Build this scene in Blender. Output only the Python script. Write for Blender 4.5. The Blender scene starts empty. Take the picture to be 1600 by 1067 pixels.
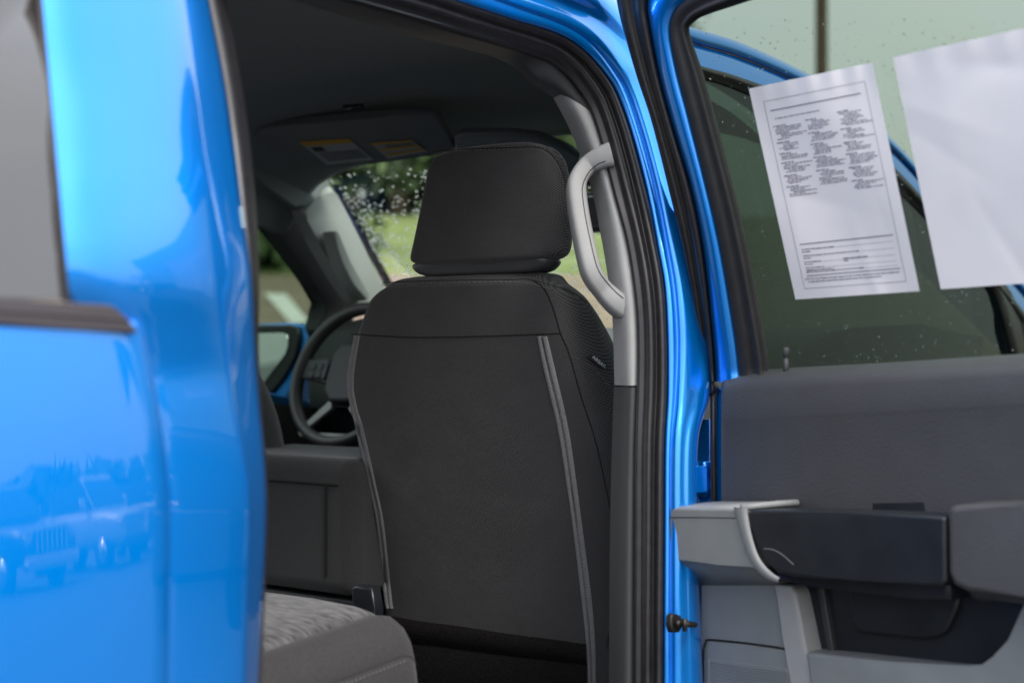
import bpy, bmesh, math, random
from mathutils import Vector, Matrix
from mathutils.bvhtree import BVHTree
random.seed(7)
R = math.radians
scene = bpy.context.scene

# ------------------------------------------------------------------ camera
CAM = Vector((1.22, 0.0, 1.30)); YAW = R(37.0); PITCH = R(0.7)
cd = bpy.data.cameras.new('camera'); camo = bpy.data.objects.new('camera', cd)
scene.collection.objects.link(camo); scene.camera = camo
camo.location = CAM; camo.rotation_euler = (R(90) + PITCH, 0, YAW)
cd.lens = 50; cd.sensor_width = 36; cd.clip_start = 0.05; cd.clip_end = 2000
cd.dof.use_dof = True; cd.dof.focus_distance = 2.72; cd.dof.aperture_fstop = 2.5

# ------------------------------------------------------------------ sky, sun, exposure
SUN_EL, SUN_AZ = R(50), R(112)          # high, veiled sun on the open-door side
w = bpy.data.worlds.new('World'); scene.world = w; w.use_nodes = True
nt = w.node_tree; nt.nodes.clear()
out = nt.nodes.new('ShaderNodeOutputWorld')
sky = nt.nodes.new('ShaderNodeTexSky'); sky.sky_type = 'NISHITA'; sky.sun_disc = False
sky.sun_elevation = SUN_EL; sky.sun_rotation = SUN_AZ; sky.air_density = 1.5; sky.dust_density = 4.0
b1 = nt.nodes.new('ShaderNodeBackground'); b1.inputs['Strength'].default_value = 0.05
b2 = nt.nodes.new('ShaderNodeBackground'); b2.inputs['Strength'].default_value = 0.8
tc = nt.nodes.new('ShaderNodeTexCoord')
mp = nt.nodes.new('ShaderNodeMapping'); mp.inputs['Scale'].default_value = (1.0, 1.0, 2.2)
nz = nt.nodes.new('ShaderNodeTexNoise'); nz.inputs['Scale'].default_value = 1.7; nz.inputs['Detail'].default_value = 4
cr_ = nt.nodes.new('ShaderNodeValToRGB')
cr_.color_ramp.elements[0].position = 0.32; cr_.color_ramp.elements[0].color = (0.72, 0.78, 0.86, 1)
cr_.color_ramp.elements[1].position = 0.68; cr_.color_ramp.elements[1].color = (1.0, 1.0, 1.0, 1)
ad = nt.nodes.new('ShaderNodeAddShader')
L = nt.links.new
L(tc.outputs['Generated'], mp.inputs['Vector']); L(mp.outputs['Vector'], nz.inputs['Vector'])
sx = nt.nodes.new('ShaderNodeSeparateXYZ'); L(tc.outputs['Generated'], sx.inputs[0])
gr_ = nt.nodes.new('ShaderNodeMapRange'); gr_.inputs[1].default_value = 0.0; gr_.inputs[2].default_value = 1.0
gr_.inputs[3].default_value = 0.62; gr_.inputs[4].default_value = 1.55; L(sx.outputs['Z'], gr_.inputs[0])   # overcast: brighter overhead than at the horizon
sc_ = nt.nodes.new('ShaderNodeVectorMath'); sc_.operation = 'SCALE'
L(nz.outputs['Fac'], cr_.inputs['Fac']); L(cr_.outputs['Color'], sc_.inputs[0]); L(gr_.outputs[0], sc_.inputs['Scale']); L(sc_.outputs[0], b2.inputs['Color'])
L(sky.outputs['Color'], b1.inputs['Color'])
L(b1.outputs[0], ad.inputs[0]); L(b2.outputs[0], ad.inputs[1]); L(ad.outputs[0], out.inputs['Surface'])
sd = bpy.data.lights.new('sun', 'SUN'); so = bpy.data.objects.new('sun', sd); scene.collection.objects.link(so)
sd.energy = 1.2; sd.angle = R(20); sd.color = (1.0, 0.96, 0.9)
sv = Vector((math.sin(SUN_AZ) * math.cos(SUN_EL), math.cos(SUN_AZ) * math.cos(SUN_EL), math.sin(SUN_EL)))
so.rotation_euler = sv.to_track_quat('Z', 'Y').to_euler()
vs = scene.view_settings; vs.view_transform = 'Standard'; vs.look = 'None'; vs.gamma = 1; vs.exposure = 1.0
vs.use_curve_mapping = False
scene.render.engine = 'CYCLES'
scene.cycles.max_bounces = 12; scene.cycles.transparent_max_bounces = 16; scene.cycles.diffuse_bounces = 5
scene.cycles.use_denoising = True

# ------------------------------------------------------------------ placing helpers
F = 2222.22
HOR = 533.5 + math.tan(PITCH) * F
_rm = camo.rotation_euler.to_matrix()
def ray(px, py):
    return (_rm @ Vector(((px - 800.0) / F, -(py - 533.5) / F, -1.0)))
def plane(px, py, p0, n):
    d = ray(px, py); p0 = Vector(p0); n = Vector(n)
    return CAM + d * ((p0 - CAM).dot(n) / d.dot(n))
def onx(px, py, x): return plane(px, py, (x, 0, 0), (1, 0, 0))
def ony(px, py, y): return plane(px, py, (0, y, 0), (0, 1, 0))
def onz(px, py, z): return plane(px, py, (0, 0, z), (0, 0, 1))
ZB = 1.35
def body_x(z):
    if z > ZB: return -0.27 * (z - ZB) * min(1.0, 0.35 + (z - ZB) * 3)
    return 0.075 * (ZB - z) * max(0.0, 1.0 - (ZB - z) * 0.30)
def side(px, py, off=0.0):
    d = ray(px, py); x = off
    for _ in range(14):
        p = CAM + d * ((x - CAM.x) / d.x); x = off + body_x(p.z)
    return CAM + d * ((x - CAM.x) / d.x)
DA = R(79); HINGE = Vector((0.03, 2.19, 0)); DU = Vector((math.sin(DA), -math.cos(DA), 0)); DN = Vector((-math.cos(DA), -math.sin(DA), 0))
def door(px, py, dep=0.0):
    return plane(px, py, HINGE + DN * dep, DN)
def doorup(px, py, dep=0.0):                 # the leaning window frame above the belt
    d = ray(px, py); dd = dep; p = None
    for _ in range(14):
        p = plane(px, py, HINGE + DN * dd, DN); dd = dep + 0.25 * max(0.0, p.z - 1.28)
    return p
def catmull(pts, n):
    pts = [Vector(p) for p in pts]; m = len(pts) - 1; out = []
    for i in range(n):
        t = i / (n - 1) * m; k = min(int(t), m - 1); f = t - k
        p0 = pts[k - 1] if k > 0 else pts[0] * 2 - pts[1]
        p1, p2 = pts[k], pts[k + 1]
        p3 = pts[k + 2] if k + 2 <= m else pts[m] * 2 - pts[m - 1]
        out.append(0.5 * ((2 * p1) + (p2 - p0) * f + (2 * p0 - 5 * p1 + 4 * p2 - p3) * f * f + (3 * p1 - p0 - 3 * p2 + p3) * f ** 3))
    return out
def lerp_tab(tab, y):
    if y <= tab[0][0]: return tab[0][1]
    for (a, va), (b, vb) in zip(tab, tab[1:]):
        if y <= b: return va + (vb - va) * (y - a) / (b - a)
    return tab[-1][1]

# ------------------------------------------------------------------ object helpers
COL = scene.collection
def empty(name, loc=(0, 0, 0), parent=None):
    o = bpy.data.objects.new(name, None); COL.objects.link(o); o.empty_display_size = 0.1
    if parent: o.parent = parent
    o.location = loc; return o
def tag(o, label=None, cat=None, group=None, kind=None):
    for k, v in (('label', label), ('category', cat), ('group', group), ('kind', kind)):
        if v: o[k] = v
    return o
def finish(name, bm, m, parent, smooth=True, weighted=False, sub=0, solid=0.0):
    bmesh.ops.recalc_face_normals(bm, faces=bm.faces[:])
    me = bpy.data.meshes.new(name); bm.to_mesh(me); bm.free()
    for p in me.polygons: p.use_smooth = smooth
    if m: me.materials.append(m)
    o = bpy.data.objects.new(name, me); COL.objects.link(o)
    if parent: o.parent = parent
    if solid:
        s = o.modifiers.new('solid', 'SOLIDIFY'); s.thickness = solid; s.offset = 0
    if sub:
        s = o.modifiers.new('sub', 'SUBSURF'); s.levels = sub; s.render_levels = sub
    if weighted:
        o.modifiers.new('wn', 'WEIGHTED_NORMAL')
    return o
def loft_bm(rows, closed=False, cap=False):
    bm = bmesh.new(); g = [[bm.verts.new(p) for p in r] for r in rows]
    for a, b in zip(g, g[1:]):
        n = len(a)
        for i in range(n if closed else n - 1):
            j = (i + 1) % n
            bm.faces.new((a[i], a[j], b[j], b[i]))
    if cap:
        for r in (g[0], g[-1]):
            try: bm.faces.new(r)
            except ValueError: pass
    return bm
def loft(name, rows, m, parent, closed=False, cap=False, **k):
    return finish(name, loft_bm(rows, closed, cap), m, parent, **k)
def slab_bm(pts, back, bev=0.004, seg=3, bm=None):
    bm = bm or bmesh.new()
    a = [bm.verts.new(p) for p in pts]; b = [bm.verts.new(Vector(p) + Vector(back)) for p in pts]
    n = len(a); fs = [bm.faces.new(a), bm.faces.new(b[::-1])]
    for i in range(n): fs.append(bm.faces.new((a[i], b[i], b[(i + 1) % n], a[(i + 1) % n])))
    if bev:
        es = list({e for f in fs[:2] for e in f.edges})
        bmesh.ops.bevel(bm, geom=es, offset=bev, segments=seg, affect='EDGES', profile=0.5, clamp_overlap=True)
    return bm
def slab(name, pts, back, m, parent, bev=0.004, seg=3):
    return finish(name, slab_bm(pts, back, bev, seg), m, parent, weighted=True)
def box_bm(x0, x1, y0, y1, z0, z1, bev=0.01, seg=2, bm=None):
    new = bmesh.ops.create_cube(bm or (bm := bmesh.new()), size=1.0)['verts']
    for v in new:
        v.co = Vector(((x0 + x1) / 2 + v.co.x * (x1 - x0), (y0 + y1) / 2 + v.co.y * (y1 - y0), (z0 + z1) / 2 + v.co.z * (z1 - z0)))
    if bev:
        bmesh.ops.bevel(bm, geom=list({e for v in new for e in v.link_edges}), offset=bev, segments=seg, affect='EDGES', profile=0.5)
    return bm
def box(name, x0, x1, y0, y1, z0, z1, m, parent, bev=0.01, seg=2):
    return finish(name, box_bm(x0, x1, y0, y1, z0, z1, bev, seg), m, parent, weighted=True)
def tube_bm(path, rad, ns=10, bm=None, flat=None, cap=True):
    bm = bm or bmesh.new(); path = [Vector(p) for p in path]; rings = []; up = None
    for i, p in enumerate(path):
        t = (path[min(i + 1, len(path) - 1)] - path[max(i - 1, 0)]).normalized()
        if up is None:
            up = Vector((0, 0, 1)) if abs(t.z) < 0.9 else Vector((1, 0, 0))
            if flat is not None: up = Vector(flat[2])
        s = t.cross(up).normalized(); up = s.cross(t).normalized()
        r = rad[i] if isinstance(rad, (list, tuple)) else rad
        fa, fb = (flat[0], flat[1]) if flat is not None else (1, 1)
        ring = []
        for k in range(ns):
            a = 2 * math.pi * k / ns; c, sn = math.cos(a), math.sin(a)
            if flat is not None:
                c = math.copysign(abs(c) ** 0.55, c); sn = math.copysign(abs(sn) ** 0.55, sn)
            ring.append(bm.verts.new(p + s * (c * r * fa) + up * (sn * r * fb)))
        rings.append(ring)
    for a, b in zip(rings, rings[1:]):
        for k in range(ns):
            bm.faces.new((a[k], a[(k + 1) % ns], b[(k + 1) % ns], b[k]))
    if cap:
        bm.faces.new(rings[0]); bm.faces.new(rings[-1][::-1])
    return bm
def tube(name, path, rad, m, parent, ns=10, flat=None, sub=0):
    return finish(name, tube_bm(path, rad, ns, None, flat), m, parent, sub=sub)

# ------------------------------------------------------------------ materials
def mat(name, col, rough=0.5, metal=0.0, coat=0.0, coat_rough=0.03, var=0.0, vscale=20.0, bump=0.0, bscale=200.0, spec=0.5, sheen=0.0, stretch=None, detail=3.0, rvar=0.0):
    m = bpy.data.materials.new(name); m.use_nodes = True; t = m.node_tree; p = t.nodes['Principled BSDF']
    p.inputs['Base Color'].default_value = (*col, 1); p.inputs['Roughness'].default_value = rough
    p.inputs['Metallic'].default_value = metal; p.inputs['Coat Weight'].default_value = coat
    p.inputs['Coat Roughness'].default_value = coat_rough; p.inputs['Specular IOR Level'].default_value = spec
    if sheen: p.inputs['Sheen Weight'].default_value = sheen; p.inputs['Sheen Roughness'].default_value = 0.5
    c = t.nodes.new('ShaderNodeTexCoord'); vec = c.outputs['Object']
    if stretch:
        mm = t.nodes.new('ShaderNodeMapping'); mm.inputs['Scale'].default_value = stretch
        t.links.new(vec, mm.inputs['Vector']); vec = mm.outputs['Vector']
    if var or rvar:
        n = t.nodes.new('ShaderNodeTexNoise'); n.inputs['Scale'].default_value = vscale; n.inputs['Detail'].default_value = detail
        t.links.new(vec, n.inputs['Vector'])
        if var:
            r = t.nodes.new('ShaderNodeMapRange'); r.inputs[1].default_value = 0.3; r.inputs[2].default_value = 0.7
            r.inputs[3].default_value = 1 - var; r.inputs[4].default_value = 1 + var
            t.links.new(n.outputs['Fac'], r.inputs[0])
            mx = t.nodes.new('ShaderNodeVectorMath'); mx.operation = 'SCALE'; mx.inputs[0].default_value = col
            t.links.new(r.outputs[0], mx.inputs['Scale']); t.links.new(mx.outputs[0], p.inputs['Base Color'])
        if rvar:
            r2 = t.nodes.new('ShaderNodeMapRange'); r2.inputs[1].default_value = 0.3; r2.inputs[2].default_value = 0.7
            r2.inputs[3].default_value = max(0.02, rough - rvar); r2.inputs[4].default_value = rough + rvar
            t.links.new(n.outputs['Fac'], r2.inputs[0]); t.links.new(r2.outputs[0], p.inputs['Roughness'])
    if bump:
        n2 = t.nodes.new('ShaderNodeTexNoise'); n2.inputs['Scale'].default_value = bscale; n2.inputs['Detail'].default_value = 2
        t.links.new(vec, n2.inputs['Vector'])
        b = t.nodes.new('ShaderNodeBump'); b.inputs['Strength'].default_value = bump; b.inputs['Distance'].default_value = 0.002
        t.links.new(n2.outputs['Fac'], b.inputs['Height']); t.links.new(b.outputs[0], p.inputs['Normal'])
    return m
def glass_mat(name, tint, gloss=0.05, rough=0.0, graze=0.9):
    m = bpy.data.materials.new(name); m.use_nodes = True; t = m.node_tree; t.nodes.clear()
    o = t.nodes.new('ShaderNodeOutputMaterial'); tr = t.nodes.new('ShaderNodeBsdfTransparent'); tr.inputs[0].default_value = (*tint, 1)
    gl = t.nodes.new('ShaderNodeBsdfGlossy'); gl.inputs['Roughness'].default_value = rough
    lw = t.nodes.new('ShaderNodeLayerWeight'); lw.inputs['Blend'].default_value = 0.5
    pw = t.nodes.new('ShaderNodeMath'); pw.operation = 'POWER'; pw.inputs[1].default_value = 5.0
    fr = t.nodes.new('ShaderNodeMath'); fr.operation = 'MULTIPLY_ADD'; fr.inputs[1].default_value = graze; fr.inputs[2].default_value = gloss
    t.links.new(lw.outputs['Facing'], pw.inputs[0]); t.links.new(pw.outputs[0], fr.inputs[0])
    mx = t.nodes.new('ShaderNodeMixShader')
    t.links.new(fr.outputs[0], mx.inputs[0]); t.links.new(tr.outputs[0], mx.inputs[1]); t.links.new(gl.outputs[0], mx.inputs[2])
    t.links.new(mx.outputs[0], o.inputs['Surface']); return m
def weave_mat(name, col, scale=620.0, var=0.45, rough=0.9, rot=(0, 0, 0)):
    """Fine twill: two crossed wave bands in object space drive colour and relief."""
    m = bpy.data.materials.new(name); m.use_nodes = True; t = m.node_tree; p = t.nodes['Principled BSDF']
    p.inputs['Roughness'].default_value = rough; p.inputs['Specular IOR Level'].default_value = 0.25
    p.inputs['Sheen Weight'].default_value = 0.25; p.inputs['Sheen Roughness'].default_value = 0.45
    c = t.nodes.new('ShaderNodeTexCoord')
    def wave(r, s):
        mm = t.nodes.new('ShaderNodeMapping'); mm.inputs['Rotation'].default_value = r
        wv = t.nodes.new('ShaderNodeTexWave'); wv.inputs['Scale'].default_value = s; wv.inputs['Distortion'].default_value = 0.6
        wv.inputs['Detail'].default_value = 1; wv.inputs['Detail Scale'].default_value = 3
        t.links.new(c.outputs['Object'], mm.inputs['Vector']); t.links.new(mm.outputs['Vector'], wv.inputs['Vector']); return wv
    a, b = wave((0, R(42), 0), scale / 6.28), wave((0, R(-48), 0), scale / 6.28)
    mul = t.nodes.new('ShaderNodeMath'); mul.operation = 'MULTIPLY'
    t.links.new(a.outputs['Fac'], mul.inputs[0]); t.links.new(b.outputs['Fac'], mul.inputs[1])
    n = t.nodes.new('ShaderNodeTexNoise'); n.inputs['Scale'].default_value = 9; n.inputs['Detail'].default_value = 5
    t.links.new(c.outputs['Object'], n.inputs['Vector'])
    nr = t.nodes.new('ShaderNodeMapRange'); nr.inputs[3].default_value = -0.18; nr.inputs[4].default_value = 0.18
    t.links.new(n.outputs['Fac'], nr.inputs[0])
    r = t.nodes.new('ShaderNodeMapRange'); r.inputs[1].default_value = 0.0; r.inputs[2].default_value = 0.7
    r.inputs[3].default_value = 1 - var; r.inputs[4].default_value = 1 + var * 1.2
    t.links.new(mul.outputs[0], r.inputs[0])
    ad = t.nodes.new('ShaderNodeMath'); ad.operation = 'ADD'; t.links.new(r.outputs[0], ad.inputs[0]); t.links.new(nr.outputs[0], ad.inputs[1])
    mx = t.nodes.new('ShaderNodeVectorMath'); mx.operation = 'SCALE'; mx.inputs[0].default_value = col
    t.links.new(ad.outputs[0], mx.inputs['Scale']); t.links.new(mx.outputs[0], p.inputs['Base Color'])
    bp = t.nodes.new('ShaderNodeBump'); bp.inputs['Strength'].default_value = 0.5; bp.inputs['Distance'].default_value = 0.0006
    n3 = t.nodes.new('ShaderNodeTexNoise'); n3.inputs['Scale'].default_value = 13; n3.inputs['Detail'].default_value = 2
    t.links.new(c.outputs['Object'], n3.inputs['Vector'])
    b3 = t.nodes.new('ShaderNodeBump'); b3.inputs['Strength'].default_value = 0.35; b3.inputs['Distance'].default_value = 0.012
    t.links.new(n3.outputs['Fac'], b3.inputs['Height']); t.links.new(b3.outputs[0], bp.inputs['Normal'])
    t.links.new(mul.outputs[0], bp.inputs['Height']); t.links.new(bp.outputs[0], p.inputs['Normal'])
    return m
M = {}
M['paint'] = mat('blue_paint', (0.0, 0.262, 0.87), rough=0.30, metal=0.66, coat=1.0, coat_rough=0.015, bump=0.012, bscale=60, spec=0.0)
M['rubber'] = mat('black_rubber', (0.018, 0.016, 0.018), rough=0.38, var=0.25, vscale=60, bump=0.06, bscale=600)
M['rubber_matte'] = mat('matte_rubber', (0.02, 0.019, 0.021), rough=0.6, var=0.2, vscale=40)
M['moulding'] = mat('moulding_plastic', (0.045, 0.036, 0.041), rough=0.42, bump=0.1, bscale=500)
M['privacy'] = mat('privacy_glass', (0.030, 0.025, 0.025), rough=0.05, coat=1.0, spec=0.9)
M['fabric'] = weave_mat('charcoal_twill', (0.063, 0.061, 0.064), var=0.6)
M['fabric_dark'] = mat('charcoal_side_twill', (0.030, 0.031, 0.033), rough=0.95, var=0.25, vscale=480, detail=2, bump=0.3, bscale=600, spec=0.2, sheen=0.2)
M['heather'] = mat('heather_fabric', (0.074, 0.071, 0.074), rough=0.95, var=0.95, vscale=36, stretch=(.9, 5, .9), detail=5, bump=0.5, bscale=60, spec=0.2, sheen=0.3)
M['seat_grey'] = mat('grey_twill', (0.038, 0.0365, 0.0385), rough=0.9, var=0.3, vscale=420, detail=2, bump=0.5, bscale=420, spec=0.2, sheen=0.1)
M['carpet'] = mat('black_carpet', (0.010, 0.009, 0.009), rough=1.0, var=0.6, vscale=260, bump=1.0, bscale=420, spec=0.1)
M['privacy'].node_tree.nodes['Principled BSDF'].inputs['Coat IOR'].default_value = 1.5
M['paint'].node_tree.nodes['Principled BSDF'].inputs['Coat IOR'].default_value = 1.68
M['shell'] = mat('headrest_plastic', (0.055, 0.055, 0.06), rough=0.4, bump=0.1, bscale=500)
M['satin'] = mat('satin_grey', (0.20, 0.21, 0.195), rough=0.35, metal=0.2)
M['zip'] = mat('grey_zip_tape', (0.21, 0.205, 0.21), rough=0.8, var=0.2, vscale=400, bump=0.4, bscale=900)
M['thread'] = mat('grey_thread', (0.15, 0.14, 0.14), rough=0.8)
M['seam'] = mat('dark_seam', (0.006, 0.006, 0.006), rough=0.9)
M['pl_light'] = mat('light_grey_plastic', (0.32, 0.32, 0.322), rough=0.6, bump=0.12, bscale=700, var=0.04, vscale=30)
M['pl_mid'] = mat('mid_grey_plastic', (0.200, 0.212, 0.220), rough=0.48, bump=0.15, bscale=650, var=0.05, vscale=25)
M['pl_mid_lit'] = mat('mid_grey_plastic_lit', (0.235, 0.242, 0.246), rough=0.5, bump=0.12, bscale=650)  # the mid grey plastic lightened, light on the armrest edges put into the colour
M['pl_dark'] = mat('dark_grey_plastic', (0.054, 0.055, 0.060), rough=0.5, bump=0.45, bscale=420, var=0.05, vscale=18)
M['pl_black'] = mat('black_plastic', (0.012, 0.014, 0.018), rough=0.36, bump=0.08, bscale=600, rvar=0.08, vscale=14)
M['pl_char'] = mat('charcoal_plastic', (0.032, 0.034, 0.036), rough=0.55, bump=0.15, bscale=500)
M['liner'] = mat('headliner_cloth', (0.20, 0.22, 0.225), rough=1.0, var=0.12, vscale=300, spec=0.1)
M['visor'] = mat('visor_vinyl', (0.15, 0.165, 0.17), rough=0.75, bump=0.2, bscale=500)
M['apillar'] = mat('pillar_cloth_grey', (0.30, 0.32, 0.315), rough=0.7)
M['chrome'] = mat('satin_chrome', (0.7, 0.7, 0.7), rough=0.18, metal=1.0)
M['steel'] = mat('greased_steel', (0.03, 0.028, 0.026), rough=0.4, metal=0.5, var=0.5, vscale=80)
M['paper'] = mat('white_paper', (0.86, 0.83, 0.86), rough=0.6, var=0.03, vscale=8)
M['ink'] = mat('grey_print', (0.13, 0.13, 0.19), rough=0.7)
M['label_white'] = mat('label_white', (0.35, 0.37, 0.38), rough=0.6)
M['label_yellow'] = mat('label_amber', (0.55, 0.30, 0.03), rough=0.6)
M['label_black'] = mat('label_black', (0.02, 0.02, 0.02), rough=0.6)
M['tag_text'] = mat('tag_lettering', (0.8, 0.82, 0.88), rough=0.6)
M['mirror'] = mat('mirror_glass', (0.85, 0.88, 0.86), rough=0.02, metal=1.0)
M['glass_door'] = glass_mat('tinted_door_glass', (0.28, 0.325, 0.27), 0.02)
M['glass_front'] = glass_mat('dark_door_glass', (0.30, 0.37, 0.33), 0.03)
M['glass_driver'] = glass_mat('driver_door_glass', (0.50, 0.58, 0.52), 0.02)
M['glass_wind'] = glass_mat('windscreen_glass', (0.74, 0.80, 0.72), 0.008, 0.0, 0.0)
M['orange'] = mat('orange_lens', (0.75, 0.22, 0.03), rough=0.3)
def water_mat():
    m = bpy.data.materials.new('water_drop'); m.use_nodes = True; p = m.node_tree.nodes['Principled BSDF']
    p.inputs['Base Color'].default_value = (1, 1, 1, 1); p.inputs['Transmission Weight'].default_value = 1.0
    p.inputs['IOR'].default_value = 1.33; p.inputs['Roughness'].default_value = 0.0; return m
M['water'] = water_mat()
def screen_mat():
    m = bpy.data.materials.new('lit_screen'); m.use_nodes = True; p = m.node_tree.nodes['Principled BSDF']
    p.inputs['Base Color'].default_value = (0.01, 0.02, 0.03, 1); p.inputs['Roughness'].default_value = 0.1
    p.inputs['Emission Color'].default_value = (0.0, 0.13, 0.30, 1); p.inputs['Emission Strength'].default_value = 0.6; return m
M['screen'] = screen_mat()
#SECTION_SETTING

# ================================================================== setting: ground, bank, far hills
VD = Vector((-math.sin(YAW), math.cos(YAW), 0)); VR = Vector((math.cos(YAW), math.sin(YAW), 0))
def ground_z(x, y):
    r = (Vector((x, y, 0)) - Vector((CAM.x, CAM.y, 0))).dot(VD)
    if r < 9: return 0.0
    if r < 22: return 0.20 * (r - 9) * (0.5 + 0.5 * min(1, (r - 9) / 4))
    if r < 32: return 2.6 + 0.19 * (r - 22)
    return 4.5 + 0.02 * (r - 32)
def ground_patch(name, r0, r1, l0, l1, nr, nl, m, lift=0.0, jitter=0.0):
    rows = []
    for i in range(nr + 1):
        r = r0 + (r1 - r0) * i / nr; row = []
        for k in range(nl + 1):
            l = l0 + (l1 - l0) * k / nl
            p = Vector((CAM.x, CAM.y, 0)) + VD * r + VR * l
            row.append((p.x, p.y, ground_z(p.x, p.y) + lift + (random.uniform(-jitter, jitter) if 0 < i < nr else 0)))
        rows.append(row)
    return tag(loft(name, rows, m, None), kind='structure')
M['asphalt'] = mat('wet_asphalt', (0.045, 0.045, 0.047), rough=0.55, var=0.25, vscale=3, bump=0.4, bscale=60)
M['dirt'] = mat('tan_gravel', (0.20, 0.15, 0.105), rough=0.95, var=0.15, vscale=1.2, bump=0.3, bscale=20)
M['grassy'] = mat('grass_bank', (0.15, 0.19, 0.06), rough=0.95, var=0.3, vscale=1.1, bump=0.6, bscale=30)
M['white_line'] = mat('painted_line', (0.62, 0.6, 0.55), rough=0.8, var=0.1, vscale=8)
M['hill'] = mat('far_ground', (0.10, 0.12, 0.07), rough=1.0, var=0.2, vscale=0.02)
ground_patch('parking_lot', -300, 9.5, -300, 300, 20, 20, M['asphalt'])
ground_patch('gravel_slope', 9, 22.5, -300, 300, 14, 30, M['dirt'], 0.004)
ground_patch('grass_bank', 22, 33, -300, 300, 12, 60, M['grassy'], 0.01, 0.06)
ground_patch('hill', 32.5, 900, -600, 600, 10, 20, M['hill'], 0.02)
_l = []
for px, py in ((413, 460), (447, 462), (484, 506), (455, 508)):
    d = ray(px, py); s = 5.0
    while s < 60:
        p = CAM + d * s
        if p.z < ground_z(p.x, p.y): break
        s += 0.02
    _l.append(Vector((p.x, p.y, ground_z(p.x, p.y) + 0.02)))
tag(slab('road_marking', _l, (0, 0, -0.01), M['white_line'], None, bev=0), kind='structure')

# ================================================================== the truck
T = empty('pickup_truck')
tag(T, 'bright blue pickup truck seen through its open rear door, dark cloth interior', 'pickup truck')

# ---- near rear corner of the cab: pillar skin, dark side window, belt moulding, lower panel
PIL = [(-90, 38, 116, 242, 286, 314), (0, 45, 125, 253, 298, 325), (116, 55, 140, 270, 314, 347), (218, 65, 152, 282, 328, 363),
       (324, 75, 160, 295, 342, 377), (430, 85, 168, 305, 352, 391), (520, 150, 222, 325, 362, 396), (580, 190, 236, 338, 368, 400),
       (640, 200, 247, 350, 375, 405), (700, 210, 257, 362, 385, 411), (770, 220, 263, 374, 393, 415), (850, 220, 264, 374, 393, 414),
       (950, 218, 262, 371, 390, 409), (1067, 215, 260, 368, 386, 403), (1180, 213, 258, 365, 384, 398)]
rows = []
for (y, a, b, c, d, e) in PIL:
    lo = min(1, max(0, (y - 440) / 120))
    o = [-.012 - .014 * lo, -.000 - .022 * lo, -.010 - .024 * lo, -.032 - .022 * lo, -.066 - .03 * lo]
    pts = [side(q, y, v) for q, v in zip((a, b, c, d, e), o)]
    r = catmull(pts, 17)
    r.append(pts[-1] + Vector((-.03, .012, 0))); r.append(pts[-1] + Vector((-.10, .012, 0)))
    rows.append(r)
rows = [list(r) for r in zip(*[catmull(list(cv), 60) for cv in zip(*rows)])]
loft('cab_pillar', rows, M['paint'], T, solid=0.002)
# lower outer panel with its rolled edge
EDGE = [(500, 214), (520, 226), (580, 238), (640, 249), (700, 258), (770, 265), (850, 266), (950, 264), (1067, 262), (1180, 260)]
rows = []
for i in range(40):
    y = 500 + 680 * i / 39; e = lerp_tab(EDGE, y); r = []
    for q, o in ((-420, 0), (-250, 0), (-100, .001), (0, .002), (70, .002), (130, .0015), (180, .0005), (e - 30, -.001), (e - 14, -.002), (e - 6, -.0035), (e - 2, -.007), (e, -.014), (e - 1, -.03)):
        r.append(side(q, y, o + .004))
    rows.append(r)
loft('quarter_panel', rows, M['paint'], T, solid=0.0015)
slab('quarter_window', [side(q, y, .001) for q, y in ((-420, -90), (52, -90), (61, 0), (70, 100), (79, 200), (88, 300), (97, 400), (103, 462), (101, 470), (-420, 452))], (-.005, 0, 0), M['privacy'], T, bev=.001)
loft('window_rubber', [[side(lerp_tab([(-90, 52), (0, 61), (462, 103)], y) + dx, y, o) for dx, o in ((-3, .000), (-1, .005), (3, .005), (5, .003), (6, -.012))] for y in range(-90, 475, 12)], M['rubber'], T)
slab('belt_moulding', [side(q, y, .012) for q, y in ((-420, 440), (0, 466), (170, 476), (182, 480), (200, 498), (217, 517), (212, 521), (100, 513), (0, 505), (-420, 474))], (-.03, 0, 0), M['moulding'], T, bev=.005)
loft('moulding_ridge', [[side(q, y + dy, o) for q, y in ((-420, 455), (0, 485), (100, 492), (203, 500))] for dy, o in ((-2, .012), (0, .0145), (3, .012))], M['moulding'], T)
# rubber along the near pillar
SL = [(-90, 300, 336), (0, 322, 354), (116, 347, 375), (218, 362, 390), (324, 376, 400), (430, 390, 405), (540, 395, 404), (640, 403, 409), (740, 412, 418), (850, 412, 418), (1000, 405, 411), (1180, 396, 402)]
rows = []
for y, a, b in SL:
    pa, pb = side(a - 9, y, -.10), side(b, y, -.14)
    rows.append([pa + (pb - pa) * s + Vector((.02, -.02, 0)) * h for s, h in ((0, 0), (.2, .2), (.26, .35), (.33, .25), (.42, .6), (.6, .75), (.76, .6), (.9, .25), (1, -.2))])
rows = [list(r) for r in zip(*[catmull(list(cv), 60) for cv in zip(*rows)])]
loft('pillar_seal', rows, M['rubber'], T)

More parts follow.
